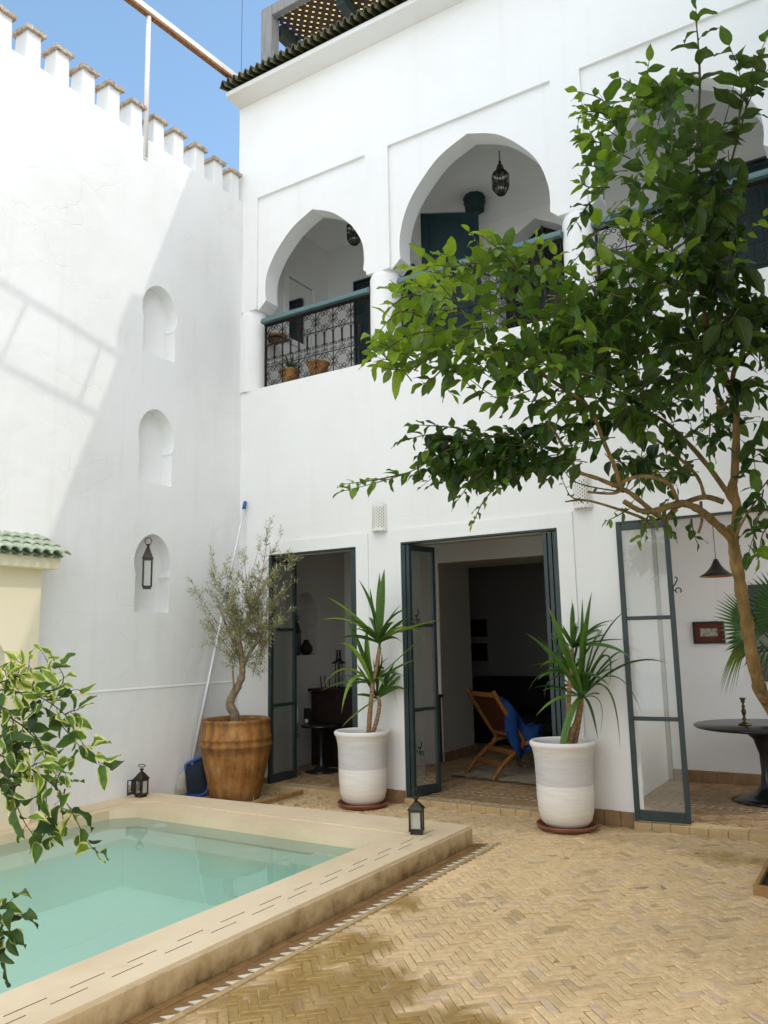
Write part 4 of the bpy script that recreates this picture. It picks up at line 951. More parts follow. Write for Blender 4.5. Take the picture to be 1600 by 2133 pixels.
for s_ in [([(1458,190,4.37),(1455,110,4.35),(1450,18,4.33)],11,.12,.22),([(1530,300,4.3),(1545,180,4.25),(1520,95,4.2)],9,.13,.2),([(1530,290,4.3),(1562,160,4.2),(1600,75,4.15)],10,.12,.2),([(1545,250,4.3),(1580,170,4.2),(1625,120,4.2)],8,.12,.2),
           ([(1455,300,4.4),(1500,280,4.32),(1535,150,4.24)],8,.16,.12),([(1300,250,4.35),(1250,205,4.3),(1203,190,4.25)],8,.085,.6),([(1330,200,4.4),(1345,165,4.36),(1352,128,4.33)],7,.09,.5),([(1290,250,4.3),(1238,232,4.28),(1200,238,4.25)],9,.08,.75),
           ([(1270,300,4.3),(1235,295,4.25),(1212,300,4.2)],6,.075,.55),([(1260,350,4.3),(1230,345,4.25),(1207,345,4.2)],6,.075,.55),([(1230,420,4.3),(1215,440,4.3),(1195,468,4.3)],7,.085,.15),([(1240,480,4.3),(1215,520,4.3),(1195,545,4.28)],7,.075,.2),([(1270,390,4.2),(1230,390,4.2),(1210,382,4.2)],6,.08,.7),
           ([(985,560,3.9),(1000,520,3.88),(978,482,3.86)],8,.055,.8),([(1080,560,3.9),(1040,520,3.85),(1003,490,3.8)],10,.075,.75),([(1000,545,3.8),(955,555,3.75),(905,552,3.7)],9,.06,.8),([(1130,560,3.9),(1120,520,3.85),(1117,498,3.85)],7,.085,.8),([(1160,590,3.9),(1170,560,3.85),(1158,530,3.85)],8,.09,.75),
           ([(905,690,3.85),(850,700,3.8),(772,748,3.75)],11,.085,.85),([(880,660,3.85),(830,650,3.8),(790,692,3.75)],9,.085,.85),([(900,620,3.85),(850,615,3.8),(815,640,3.78)],8,.09,.75),([(890,600,3.85),(850,590,3.8),(832,602,3.78)],7,.07,.8),([(900,740,3.85),(850,770,3.8),(790,765,3.75)],9,.08,.7),([(930,760,3.9),(900,790,3.86),(880,800,3.84)],7,.085,.5),([(960,760,3.9),(930,800,3.86),(940,820,3.84)],6,.075,.5),
           ([(1100,900,4.1),(960,925,4.0),(850,985,3.95),(720,1022,3.9)],30,.075,.45),([(1010,905,4.05),(940,890,4.0),(865,885,3.95)],13,.085,.25),([(960,920,4.05),(900,905,4.0),(835,920,3.95)],11,.08,.2),([(850,985,3.95),(780,1000,3.92),(722,1008,3.9)],12,.05,.8),([(1010,980,4.0),(985,1000,3.98),(955,1040,3.96)],9,.085,.3),([(1060,990,4.0),(1010,1040,3.98),(985,1092,3.96)],11,.05,.65),([(1100,960,4.1),(1075,1000,4.1),(1050,1015,4.08)],8,.085,.15),([(1180,960,4.2),(1150,990,4.18),(1135,1005,4.16)],7,.06,.3),
           ([(1590,1020,4.6),(1580,1080,4.5),(1560,1150,4.45)],9,.12,.35),([(1620,1080,4.5),(1590,1110,4.45),(1580,1165,4.4)],8,.12,.5),([(1600,1000,4.6),(1570,1040,4.55),(1545,1075,4.5)],7,.12,.2),([(1590,870,4.5),(1570,930,4.5),(1575,990,4.45)],7,.14,.2),([(1530,1000,4.6),(1560,960,4.55),(1600,935,4.5)],8,.12,.2),([(1550,830,4.5),(1570,800,4.45),(1600,830,4.4)],7,.10,.2),
           ([(1300,1025,4.36),(1200,1005,4.3),(1165,960,4.25)],10,.035,.55),([(1220,1042,4.3),(1190,1035,4.3),(1172,1000,4.28)],8,.035,.6),([(1310,1060,4.4),(1285,1075,4.36),(1265,1085,4.33)],6,.055,.6),([(1350,1070,4.45),(1345,1095,4.42),(1335,1125,4.4)],6,.075,.6),([(1400,1060,4.5),(1385,1090,4.48),(1400,1112,4.46)],5,.085,.3),([(1440,1080,4.6),(1445,1110,4.6),(1450,1125,4.6)],4,.085,.2),([(1340,965,4.7),(1350,1000,4.68),(1330,1030,4.66)],4,.10,.8),([(1480,860,4.8),(1478,920,4.78),(1480,960,4.76)],4,.11,.5),([(1465,830,4.7),(1466,860,4.7),(1467,885,4.7)],8,.04,.5),
           ([(1510,640,4.2),(1535,520,4.1),(1590,450,4.05)],10,.075,.95),([(1440,560,4.1),(1380,510,4.0),(1310,470,3.95)],11,.12,.85),([(1400,600,4.05),(1330,560,4.0),(1260,550,3.95)],9,.12,.6),([(1300,620,4.0),(1230,600,3.95),(1190,570,3.9)],8,.10,.65)]:
    shoot(*s_)
tw.build('branches', 'twig', lemon, recalc=False)
lv.build('crown', LEMON, lemon, recalc=False, colattr=True)

# ------------------------------------------------------------------ olive tree
olive = thing('olive_tree', 'small grey green olive tree growing out of the terracotta jar', 'tree', (JX,JY,.7))
tk = MB(); tw = MB(); lv = MB(); DO = depth((JX,JY,.8)); TSC = 1
limb(tk, [(490,1512,DO),(489,1490,DO),(479,1468,DO),(487,1445,DO),(500,1420,DO),(505,1395,DO),(503,1360,DO),(497,1330,DO),(500,1290,DO)], .052, .020, 10, 5, .003)
limb(tk, [(484,1446,DO),(487,1435,DO-.05),(485,1400,DO-.05),(486,1385,DO-.05)], .012, .008, 6, 3)
limb(tk, [(505,1390,DO),(520,1360,DO),(540,1330,DO),(555,1290,DO)], .022, .010, 7, 4)
limb(tk, [(503,1370,DO),(485,1335,DO),(470,1300,DO),(455,1260,DO)], .018, .008, 7, 4)
tips = [(398,1205),(412,1238),(440,1155),(428,1180),(470,1165),(455,1215),(432,1298),(440,1340),(470,1360),(500,1200),(485,1240),(520,1180),(545,1120),(562,1078),(590,1110),(598,1150),(575,1180),(612,1160),(610,1215),(588,1235),(600,1270),(570,1300),(548,1340),(530,1380),(520,1290),(500,1320),(545,1235),(468,1275),(560,1260),(505,1150),(530,1225),(480,1310),(540,1400),(515,1250),(450,1250),(580,1200),(555,1200),(490,1280),(525,1325),(510,1300),(470,1240),(535,1270),(555,1320),(495,1345),(460,1320),(480,1200),(430,1230),(520,1350),(545,1180),(575,1260)]
for (tx, ty) in tips:
    dj = DO+random.uniform(-.22,.22)
    sx, sy = random.choice([(500,1330),(505,1385),(540,1330),(485,1335)]) if ty > 1150 else (520,1300)
    dx, dy = tx-sx, ty-sy
    P_ = catmull([at(sx,sy,DO), at(sx+dx*.5+random.gauss(0,8), sy+dy*.45+random.gauss(0,8), (DO+dj)/2), at(tx,ty,dj)], 5)
    tw.tube(P_, [.0048*(1-.8*i/(len(P_)-1)) for i in range(len(P_))], 5, False)
    inner = 440 < tx < 590 and 1190 < ty < 1400
    for k in range(15 if inner else 9):
        t = random.uniform(.35,1); i = min(len(P_)-2,int(t*(len(P_)-1))); q = P_[i]
        dd = ((P_[i+1]-P_[i]).normalized()+rv()*.7+UP*.15).normalized()
        twig(lv, tw, q, dd, random.uniform(.08,.17), random.randint(8,12), .058, .0135, random.uniform(.3,1.0), .0012, 0, .3, 1, True, .1, .7)
tk.build('trunk', 'bark_olive', olive, recalc=False); tw.build('branches', 'bark_olive', olive, recalc=False); lv.build('crown', OLIVE, olive, recalc=False, colattr=True)

# ------------------------------------------------------------------ yuccas
def blade(mb, a, c, b, W, rnd, roll=0):
    """ribbon leaf along a quadratic curve a-c-b"""
    vs = []; cs = []; fs = []; N_ = 14; pv = None
    for i in range(N_+1):
        t = i/N_; p = a*(1-t)**2+c*2*t*(1-t)+b*t*t; tn = ((c-a)*(1-t)+(b-c)*t)
        if tn.length < 1e-6: tn = b-a
        tn.normalize()
        s = tn.cross(UP) if pv is None else pv
        s = s-tn*s.dot(tn)
        if s.length < 1e-3: s = tn.orthogonal()
        s.normalize()
        if pv is None and roll: s = Matrix.Rotation(roll,3,tn) @ s
        pv = s; n = s.cross(tn)
        w = W/2*min(1,.45+t*2.2)*(1-max(0,(t-.45)/.55)**1.8)
        for j in (-1,0,1): vs.append(p+s*w*j+n*(w*.35*abs(j))); cs.append((min(1,max(0,rnd-.12*(1-abs(j)))),abs(j),t,1))
    for i in range(N_):
        for j in range(2): fs.append((i*3+j,i*3+j+1,i*3+j+4,i*3+j+3))
    mb.add(vs, fs, cs, True)
def yucca(label, loc, stems, heads, conv):
    t = thing('yucca', label, 'plant', loc, 'yuccas in white pots'); D_ = depth(loc)
    st = MB(); lv = MB()
    for pts, r0, r1 in stems:
        P_ = catmull([at(*conv(*p[:2]), D_+(p[2] if len(p) > 2 else 0)) for p in pts], 8)
        st.tube(P_, [(r0+(r1-r0)*i/(len(P_)-1))*(1+.10*math.sin(i*2.6)+random.gauss(0,.04)) for i in range(len(P_))], 9)
    st.build('stem', 'bark_yucca', t, recalc=False)
    for head, hd, leaves in heads:
        hp = at(*conv(*head), D_+hd)
        for (cx, cy, tx, ty, dd, W, rnd) in leaves:
            a = hp+rv()*.012; b = at(*conv(tx,ty), D_+hd+dd); c = at(*conv(cx,cy), D_+hd+dd*.6)
            blade(lv, a, c, b, W*1.6, rnd+.14, random.uniform(-.5,.5))
        for k in range(13):
            an = random.uniform(0,2*PI); el = random.uniform(.1,1.3); L_ = random.uniform(.28,.55)
            dr = V((math.cos(an)*math.cos(el), math.sin(an)*math.cos(el), math.sin(el)))
            blade(lv, hp, hp+dr*L_*.6, hp+dr*L_-UP*random.uniform(0,.22), .040, random.uniform(.05,.6), random.uniform(-1,1))
    lv.build('leaves', YUCCA, t, recalc=False, colattr=True)
c4 = lambda a, b: (360+a/2.667, 1000+b/2.667)
c5 = lambda a, b: (800+a/2, 1000+b/2)
yucca('two headed yucca in the white pot between the first two doorways', (1.845,-.30,.64),
  [([(1088,1410),(1095,1300),(1105,1200),(1112,1130),(1130,1050),(1150,930)],.024,.018),([(1112,1405),(1135,1330),(1148,1250),(1140,1200)],.022,.016)],
  [((1145,905),0,[(1150,700,1176,490,0,.050,.45),(1135,700,1150,512,.05,.042,.4),(1125,700,1030,550,.05,.034,.3),(1100,690,1095,595,.1,.028,.25),(1190,730,1325,712,-.1,.018,.15),(1200,840,1515,770,-.1,.030,.85),(1300,730,1425,915,-.2,.034,.8),(985,720,848,645,-.05,.040,.8),(980,735,830,778,-.1,.024,.85),(1240,790,1345,780,.1,.03,.1),(1010,780,925,730,.0,.04,.6),(1080,760,1010,850,.1,.03,.3),(1200,760,1270,690,.1,.02,.2)]),
   ((1108,1130),.0,[(1050,920,945,735,0,.056,.45),(1030,930,975,760,.05,.046,.5),(1005,880,920,912,-.1,.034,.9),(940,960,820,1167,-.12,.034,.85),(985,1005,936,1302,-.15,.036,.85),(1300,950,1442,828,-.1,.034,.85),(1210,1000,1252,1290,.0,.022,.2),(1160,900,1170,820,.1,.04,.3),(1060,980,1080,800,.0,.04,.5),(1180,1060,1160,950,.1,.03,.3),(1190,1030,1230,1150,.05,.024,.3)]),
   ((1135,1215),.05,[(1010,1300,935,1377,-.1,.030,.6),(1120,1080,1110,980,.05,.036,.2),(1200,1180,1215,1130,.0,.03,.2),(1170,1150,1190,1060,.05,.03,.2)])], c4)
yucca('full headed yucca in the white pot beside the tall glass leaf', (3.80,-.30,.64),
  [([(770,1110),(785,1050),(805,1000),(822,910)],.027,.021),([(760,1108),(768,1000),(770,900),(778,810),(785,700)],.024,.014),([(795,1105),(810,1030),(825,930)],.018,.014)],
  [((825,905),0,[(830,700,866,462,0,.050,.5),(835,700,826,488,.05,.040,.55),(770,740,678,512,-.05,.044,.45),(730,730,592,638,-.1,.030,.35),(900,600,1030,530,-.1,.018,.12),(960,590,940,855,-.1,.046,.25),(915,690,950,690,.05,.042,.7),(960,740,985,1133,-.2,.046,.3),(860,930,892,1085,-.05,.036,.2),(1020,700,1192,768,-.2,.034,.12),(980,700,1076,980,-.1,.030,.1),(720,880,632,985,-.1,.026,.6),(745,1000,730,1247,-.22,.040,.5),(900,780,960,790,.1,.04,.4),(790,760,740,640,.05,.036,.5),(850,780,885,640,.0,.04,.6),(935,870,900,1060,-.15,.022,.2),(1000,640,1010,750,.1,.02,.15),(700,850,660,880,-.05,.03,.5)]),
   ((780,815),.05,[(700,740,652,692,-.05,.034,.8),(650,760,602,880,-.1,.026,.3),(720,720,650,780,.0,.04,.6),(740,740,690,640,.05,.034,.4),(680,800,668,905,-.05,.028,.3),(700,780,640,830,-.1,.024,.5),(810,690,830,600,.1,.034,.4)]),
   ((786,700),.1,[(780,600,783,480,.05,.026,.3),(800,620,800,590,.05,.024,.2),(760,640,740,600,.05,.022,.25),(830,640,850,560,.05,.022,.2),(760,620,770,660,.05,.02,.2)])], c5)

# ------------------------------------------------------------------ variegated shrub (front left)
vs_ = thing('variegated_shrub', 'cream edged variegated shrub whose arching branches hang over the pool', 'shrub', tuple(at(-190,2000,2.7)))
tw = MB(); lv = MB(); cv = lambda a, b: (a/2.962, 1340+b/2.962)
BR = [([(-60,300),(40,285),(110,300),(200,320),(280,350),(400,440),(470,560),(560,680),(620,740)],2.5,20,.058,.55),
      ([(-80,640),(0,690),(80,720),(180,770),(270,830),(340,890),(420,1000),(480,1110),(550,1240),(612,1292)],2.4,22,.060,.5),
      ([(-40,760),(50,830),(80,900),(100,990),(160,1120),(240,1222)],2.3,13,.060,.3),
      ([(20,430),(80,470),(140,510),(220,570),(260,680),(310,740),(370,810)],2.55,14,.048,.5),
      ([(-60,380),(20,400),(80,470),(70,560),(100,620)],2.45,10,.05,.4),
      ([(-20,250),(60,220),(110,190),(130,110)],2.6,12,.05,.95),([(60,215),(120,200),(170,170),(180,100)],2.6,10,.045,.95),([(200,320),(290,240),(310,160),(270,70)],2.6,7,.045,.6),([(280,300),(370,270),(390,200),(345,125)],2.55,7,.045,.75),([(280,350),(360,340),(420,300),(470,285)],2.55,6,.04,.5),([(400,440),(440,420),(480,410)],2.5,6,.045,.6),
      ([(280,400),(330,450),(400,530),(470,610),(500,650)],2.55,8,.05,.5),([(-60,560),(0,580),(60,640),(120,650)],2.4,10,.05,.35),([(-60,850),(0,870),(40,840)],2.3,6,.05,.3),([(180,770),(230,740),(250,740)],2.4,5,.045,.8),([(340,890),(370,800),(420,800)],2.4,5,.045,.7),([(200,320),(210,400),(200,450)],2.5,7,.055,.2),([(130,500),(190,560),(250,620)],2.5,7,.045,.4),([(240,1000),(250,1100),(300,1180)],2.35,6,.05,.5),([(100,620),(120,700),(140,800)],2.45,7,.045,.45),([(-30,150),(20,160),(40,200)],2.6,6,.045,.6),([(280,830),(285,960),(280,1110)],2.45,3,.04,.4),([(400,900),(385,1000),(390,1100)],2.45,3,.04,.4),
      ([(-60,1650),(-10,1640),(30,1620),(70,1585)],2.2,5,.05,.3),([(-60,1720),(0,1700),(60,1690),(120,1670)],2.2,4,.055,.45),([(-60,1800),(0,1760),(40,1790)],2.2,5,.055,.25),([(-50,1880),(0,1830),(30,1900)],2.2,5,.055,.4)]
for pts, dp, nl, L_, rnd in BR:
    P_ = catmull([at(*cv(*p), dp+.0006*k*20*random.uniform(-1,1)) for k, p in enumerate(pts)], 4); N_ = len(P_)
    nl = int(nl*1.2); L_ *= 1.25
    tw.tube(P_, [.0028*(1-.7*i/(N_-1)) for i in range(N_)], 5, False); a = random.uniform(0,6)
    for k in range(nl):
        t = .1+.9*k/(nl-1); i = min(N_-2,int(t*(N_-1))); q = P_[i].lerp(P_[i+1], t*(N_-1)-i); dd = (P_[i+1]-P_[i]).normalized(); a += 2.5
        o_ = dd.orthogonal().normalized(); rad = o_*math.cos(a)+dd.cross(o_)*math.sin(a)
        ld = (dd*.45+rad*.8-UP*.35+rv()*.2).normalized()
        if k == nl-1: ld = dd
        ld = (ld+rv()*.35).normalized(); pe = q+ld*.012; tw.tube([q,pe], .001, 3, False); sc = random.choice((.5,.7,.85,1,1.1,1.25))
        leaf(lv, pe, ld, (UP*.5-CF*.3+rv()*1.0).normalized(), L_*sc, L_*sc*.50, min(1,max(0,rnd+random.gauss(0,.22))), random.uniform(.05,.7), random.uniform(.1,.8), 7, 2, 0, 1.1)
root = at(-190,2000,2.7)
stem_ = catmull([V((root.x,root.y,0)), root, at(-215,1780,2.62), at(-200,1560,2.52), at(-170,1420,2.48), at(-120,1370,2.46)], 6)
tw.tube(stem_, [.013-.010*i/(len(stem_)-1) for i in range(len(stem_))], 7)
for p in ((-60,300,2.5),(-80,640,2.4),(-40,760,2.3),(-60,380,2.45),(-60,560,2.4),(-60,850,2.3),(-60,1650,2.2),(-60,1720,2.2),(-60,1800,2.2),(-50,1880,2.2),(-20,250,2.6),(-30,150,2.6),(20,430,2.55)):
    e = at(*cv(p[0],p[1]), p[2]); q_ = min(stem_[4:], key=lambda v: (v-e-UP*-.12).length)
    tw.tube(catmull([q_, q_.lerp(e,.5)+UP*.05, e], 5), .0036, 5, False)

tw.build('branches', 'darktwig', vs_, recalc=False); lv.build('leaves', VARI, vs_, recalc=False, colattr=True)

# ================================================================== POOL NET
nt_ = thing('pool_net', 'aluminium pool skimmer net with blue frame leaning in the corner behind the jar', 'pool net', (.12,-.45,0))
a_, b_ = on(399,1592,0,.05), on(511,1045,1,-.035)
q = MB(); q.tube([a_, a_.lerp(b_,.62)], .0185, 10); q.tube([a_.lerp(b_,.60), b_], .0145, 10); q.build('pole', 'alu', nt_)
dv = (b_-a_).normalized()
MB().tube([b_-dv*.09, b_], .020, 10).build('grip', 'blueplastic', nt_); MB().tube([a_.lerp(b_,.61)-dv*.06, a_.lerp(b_,.61)+dv*.05], .024, 10).build('clamp', 'blueplastic', nt_)
fr_ = [on(388,1592,0,.03), on(425,1578,0,.12), on(434,1600,0,.14), on(430,1650,0,.14), on(392,1655,0,.04), on(383,1622,0,.025)]
pp = [p for p in catmull(fr_+[fr_[0]], 5)]
MB().tube(pp, .016, 8, False).build('net_frame', 'blueplastic', nt_)
q = MB(); cen = sum(pp, V())/len(pp); q.add(pp+[cen+V((.05,.03,0))], [(i,i+1,len(pp)) for i in range(len(pp)-1)]); q.build('net', 'net', nt_, recalc=False)
bg_ = [on(384,1600,0,.03), on(371,1618,0,.02), on(364,1655,0,.02), on(378,1656,0,.05), on(390,1652,0,.05), on(387,1615,0,.04)]
q = MB(); cen = sum(bg_, V())/len(bg_)+V((.06,-.03,0)); q.add(bg_+[cen], [(i,(i+1)%6,6) for i in range(6)], smooth=True); q.build('net_bag', 'netbag', nt_, recalc=False)

# ================================================================== LANTERNS
def lantern(label, loc, w, hb, hr, rot, ring=.04, ringtilt=.2, openside=None, tall_ring=False, pane='frost'):
    t = thing('lantern', label, 'lantern', loc); c = V(loc)
    ax = V((math.cos(rot),math.sin(rot),0)); ay = V((-math.sin(rot),math.cos(rot),0)); h = w/2
    f = MB(); B = lambda cx, cy, cz, a, b, d: f.obox(c+ax*cx+ay*cy+UP*cz, ax*a, ay*b, UP*d)
    B(0,0,.010,h*.82,h*.82,.010); B(0,0,.026,h*1.02,h*1.02,.0055)
    pt = w*.07
    for sx in (-1,1):
        for sy in (-1,1): B(sx*(h-pt),sy*(h-pt),.032+hb/2,pt,pt,hb/2)
    for sx in (-1,1):
        B(sx*(h-pt),0,.032+hb-pt,pt*.9,h-2*pt,pt*.95); B(0,sx*(h-pt),.032+hb-pt,h-2*pt,pt*.9,pt*.95)
    z0 = .032+hb; hh = h*1.12; h2 = h*.30
    vs = [c+ax*(sx*k)+ay*(sy*k)+UP*z for k, z in ((hh,z0),(hh,z0+.008),(h2,z0+hr)) for sx, sy in ((-1,-1),(1,-1),(1,1),(-1,1))]
    fs = [(3,2,1,0),(8,9,10,11)]
    for r0 in (0,4):
        for k in range(4): fs.append((r0+k,r0+(k+1)%4,r0+4+(k+1)%4,r0+4+k))
    f.add(vs, fs)
    f.lathe([(0,z0+hr-.001),(h2*.9,z0+hr-.001),(h2*.75,z0+hr+.012),(h2*1.5,z0+hr+.024),(h2*1.4,z0+hr+.030),(0,z0+hr+.032)], c, 12)
    f.build('frame', 'lant', t)
    zt = z0+hr+.03
    rg = MB(); rc = c+UP*(zt+ring*.85); d1 = (ax*math.cos(.6)+ay*math.sin(.6)); d2 = (UP*math.cos(ringtilt)+d1.cross(UP)*math.sin(ringtilt))
    rg.tube([rc+d1*ring*math.cos(s_)+d2*ring*math.sin(s_) for s_ in [2*PI*k/20 for k in range(21)]], .0042, 6, False); rg.build('handle', 'lant', t)
    for k, (dx, dy) in enumerate(((1,0),(-1,0),(0,1),(0,-1))):
        if openside == k: continue
        nrm = ax*dx+ay*dy; sd = UP.cross(nrm); cc = c+nrm*(h-pt)+UP*(.032+hb/2); g_ = MB()
        g_.quad(cc-sd*(h-2*pt)-UP*(hb/2-pt), cc+sd*(h-2*pt)-UP*(hb/2-pt), cc+sd*(h-2*pt)+UP*(hb/2-pt), cc-sd*(h-2*pt)+UP*(hb/2-pt)); g_.build('pane', pane, t, recalc=False)
    return t
lantern('weathered metal lantern with ring handle standing on the pool corner', (3.105,-1.50,.131), .098, .135, .055, math.radians(20), .034, .35)
lt = lantern('small metal lantern with its glass door ajar at the foot of the wall', (.14,-1.44,.131), .092, .125, .065, math.radians(8), .030, 1.0, openside=3)
q = MB(); pa = V((.095,-1.487,.131)); dd = V((.12,-.95,0)).normalized()
for e in (0,.082): q.obox(pa+dd*e+UP*.095, dd*.0035, dd.cross(UP)*.0035, UP*.065)
for z in (.031,.159): q.obox(pa+dd*.041+UP*z, dd*.041, dd.cross(UP)*.003, UP*.0035)
dr = q.build('lantern_door', 'lant', lt)
q = MB(); q.quad(pa+dd*.003+UP*.035, pa+dd*.079+UP*.035, pa+dd*.079+UP*.155, pa+dd*.003+UP*.155); q.build('pane', 'frost', dr, recalc=False)
pb = on(306,1227,0,.02)
lantern('tall narrow metal lantern hanging in the lowest niche of the boundary wall', (.02,pb.y,pb.z), .092, .265, .115, math.radians(45), .036, .1, pane='bulb')
def hanging(label, loc):
    t = thing('hanging_lantern', label, 'lantern', loc, 'gallery lanterns'); c = V(loc); n = 8
    prof = [(.045,0),(.082,.055),(.094,.085),(.094,.225),(.075,.255),(.050,.285),(.044,.30),(.036,.335),(.018,.365),(.012,.385),(.018,.395),(.006,.41)]
    f = MB(); ang = [2*PI*k/n+.2 for k in range(n)]; P = lambda r, z, a: c+V((r*math.cos(a), r*math.sin(a), z))
    for i in range(4):
        for k in range(n): f.tube([P(*prof[i],ang[k]),P(*prof[i+1],ang[k])], .0045, 4)
    for i in range(5):
        for k in range(n): f.tube([P(*prof[i],ang[k]),P(*prof[i],ang[(k+1)%n])], .005, 4)
    for k in range(n):
        a0, a1 = ang[k], ang[(k+1)%n]; am = (a0+a1)/2 if k < n-1 else a0+PI/n
        # pierced sheet above and below the glass
        for (ra, za, rb_, zb_) in ((.094,.085,.094,.115),(.094,.195,.094,.225),(.082,.055,.094,.085)):
            f.add([P(ra,za,a0),P(ra,za,a1),P(rb_,zb_,a1),P(rb_,zb_,a0)], [(0,1,2,3)])
    f.lathe(prof[4:], c, 8); f.lathe([(0,.0),(.045,0)], c, 8)
    f.build('frame', 'lant', t, recalc=False)
    g_ = MB(); g_.lathe([(.043,.002),(.080,.056),(.0915,.086),(.0915,.224)], c, 8, smooth=False); g_.build('glass', 'bulb', t, recalc=False)
    ch = MB(); z = .405
    k = 0
    while c.z+z < 6.925:
        rc = c+UP*(z+.012); d1 = V((1,0,0)) if k % 2 else V((0,1,0))
        ch.tube([rc+d1*.008*math.cos(s_)+UP*.015*math.sin(s_) for s_ in [2*PI*j/8 for j in range(9)]], .0028, 4, False); z += .023; k += 1
    ch.build('chain', 'iron', t)
p_ = at(1044,405,1); tgt = on(1044,404,1,.93)
hanging('dark metal lantern hanging inside the tall centre gallery arch', (tgt.x,.93,tgt.z))
tgt = on(738,508,1,.93)
hanging('dark metal lantern half hidden at the right of the left gallery arch', (tgt.x,.93,tgt.z))

# ================================================================== SCONCES
def sconce(x, zb, label):
    t = thing('wall_sconce', label, 'wall lamp', (x,0,zb), 'pierced white sconces on the facade'); f = MB(); H, R = .275, .080
    na, nz = 26, 18; vs = []; fs = []
    def pt(a, z, r): return (x+r*math.sin(a), -.001-r*math.cos(a)*1.0, zb+z)
    holes = set()
    for k in range(na):
        for j in range(nz):
            if 1 < j < nz-2 and 2 < k < na-3 and k % 2 == 1 and j % 2 == (0 if (k//2) % 2 else 1): holes.add((k,j))
    for r in (R, R-.006):
        for j in range(nz+1):
            for k in range(na+1):
                a = -PI/2+PI*k/na; z = H*j/nz; z += .010*math.sin(k*1.9)*(1 if j == 0 else 0)+.008*math.sin(k*1.5)*(1 if j == nz else 0); vs.append(pt(a,z,r*(1+.05*(1-j/nz))))
    W_ = na+1
    for lay in (0,1):
        o_ = lay*(nz+1)*W_
        for j in range(nz):
            for k in range(na):
                if (k,j) not in holes: fs.append((o_+j*W_+k,o_+j*W_+k+1,o_+(j+1)*W_+k+1,o_+(j+1)*W_+k))
    o_ = (nz+1)*W_
    for k in range(na):
        fs.append((k,k+1,o_+k+1,o_+k)); b0 = nz*W_; fs.append((b0+k,b0+k+1,o_+b0+k+1,o_+b0+k))
    f.add(vs, fs, smooth=False); f.build('shade', 'white_glz', t, recalc=False)
    ln = MB(); ln.lathe([(.066,.02),(.066,.25)], (x,-.002,zb), 24); ln.build('hole_shade', 'skirt', t, recalc=False)  # dark inner sheet added so the pierced holes look shaded
sconce(1.895, 2.60, 'pierced white half round sconce between the first and centre doorways')
sconce(3.992, 2.615, 'pierced white half round sconce behind the lemon tree branches')

# ================================================================== ROOF TERRACE
pg = thing('pergola', 'grey timber roof terrace pergola with brown lattice top', 'pergola', (0,.6,8.1))
q = MB(); q.box(-.172,.50,8.1,.012,.66,9.93); q.build('post', 'greywood', pg, bevel=.008)
q = MB(); q.box(3.4,.50,8.1,3.6,.7,9.76); q.build('post', 'greywood', pg, bevel=.008)
q = MB(); q.box(.0125,.505,9.77,4.5,.60,9.935); q.build('beam', 'greywood', pg, bevel=.008)
bx_ = on(724,14,2,9.70).x
for x_ in (-.02, bx_, bx_*2+.05, bx_*3+.1):
    q = MB(); q.box(x_-.06,.701,9.60,x_+.06,4.6,9.765); q.build('rafter', 'teal', pg, bevel=.006)
q = MB(); q.box(-.3,4.6,9.6,4.5,4.75,9.93); q.build('beam', 'greywood', pg)
lt_ = MB(); sp_ = .088; cxx, cyy = 2.1, 2.6
for k in range(-46, 47):
    for sg in (-1, 1):
        d = V((1,sg,0)).normalized(); nn = V((-d.y,d.x,0)); c = V((cxx,cyy,9.79+(.012 if sg > 0 else 0)))+nn*(k*sp_)
        # clip the slat to the roof rectangle
        lo, hi = -9, 9
        for axx, a0, a1 in ((0,0.0,4.4),(1,.62,4.6)):
            t0, t1 = (a0-c[axx])/d[axx], (a1-c[axx])/d[axx]; lo, hi = max(lo,min(t0,t1)), min(hi,max(t0,t1))
        if hi-lo > .05: lt_.obox(c+d*((lo+hi)/2), d*((hi-lo)/2), nn*.027, V((0,0,.005)))
lt_.build('lattice', 'lattice', pg)
q = MB(); q.quad((0,.62,9.95),(4.4,.62,9.95),(4.4,4.6,9.95),(0,4.6,9.95)); q.build('reed_screen', 'reed', pg, recalc=False)
fm = thing('metal_frame', 'white painted rusty metal frame spanning above the crenellated wall', 'frame', (0,-1.5,6.8))
q = MB(); q.bar((-.005,-.10,8.425),(-.005,-6.5,8.02),.055,.075); q.build('beam', 'rustwhite', fm, bevel=.005)
q = MB(); q.bar((.0,-.10,8.368),(.0,-6.5,7.963),.062,.034); q.build('beam_underside', 'rust', fm)
q = MB(); q.tube([(.0,-1.515,6.60),(.0,-1.53,8.29)], .026, 12); q.box(-.02,-1.54,6.57,.012,-1.49,6.81); q.build('post', 'rustwhite', fm)
q = MB()
r1a, r1b, r2a, r2b = V((3.28,-.15,8.4)), V((2.2,-7,8.4)), V((3.80,-.15,8.4)), V((2.75,-7,8.4))
q.bar(r1a, r1b, .04, .04); q.bar(r2a, r2b, .04, .04)
for k in range(9):
    t = (.36+.85*k)/6.85
    if t < 1: q.bar(r1a.lerp(r1b,t), r2a.lerp(r2b,t), .03, .03)
q.build('ladder_truss', 'rustwhite', fm)
q = MB(); q.tube([on(505,0,1,3.0)+V((0,0,1)), on(502.5,160,1,3.0)], .004, 4); tag(q.build('cable', 'iron'), 'thin dark cable running straight up against the sky', 'cable')
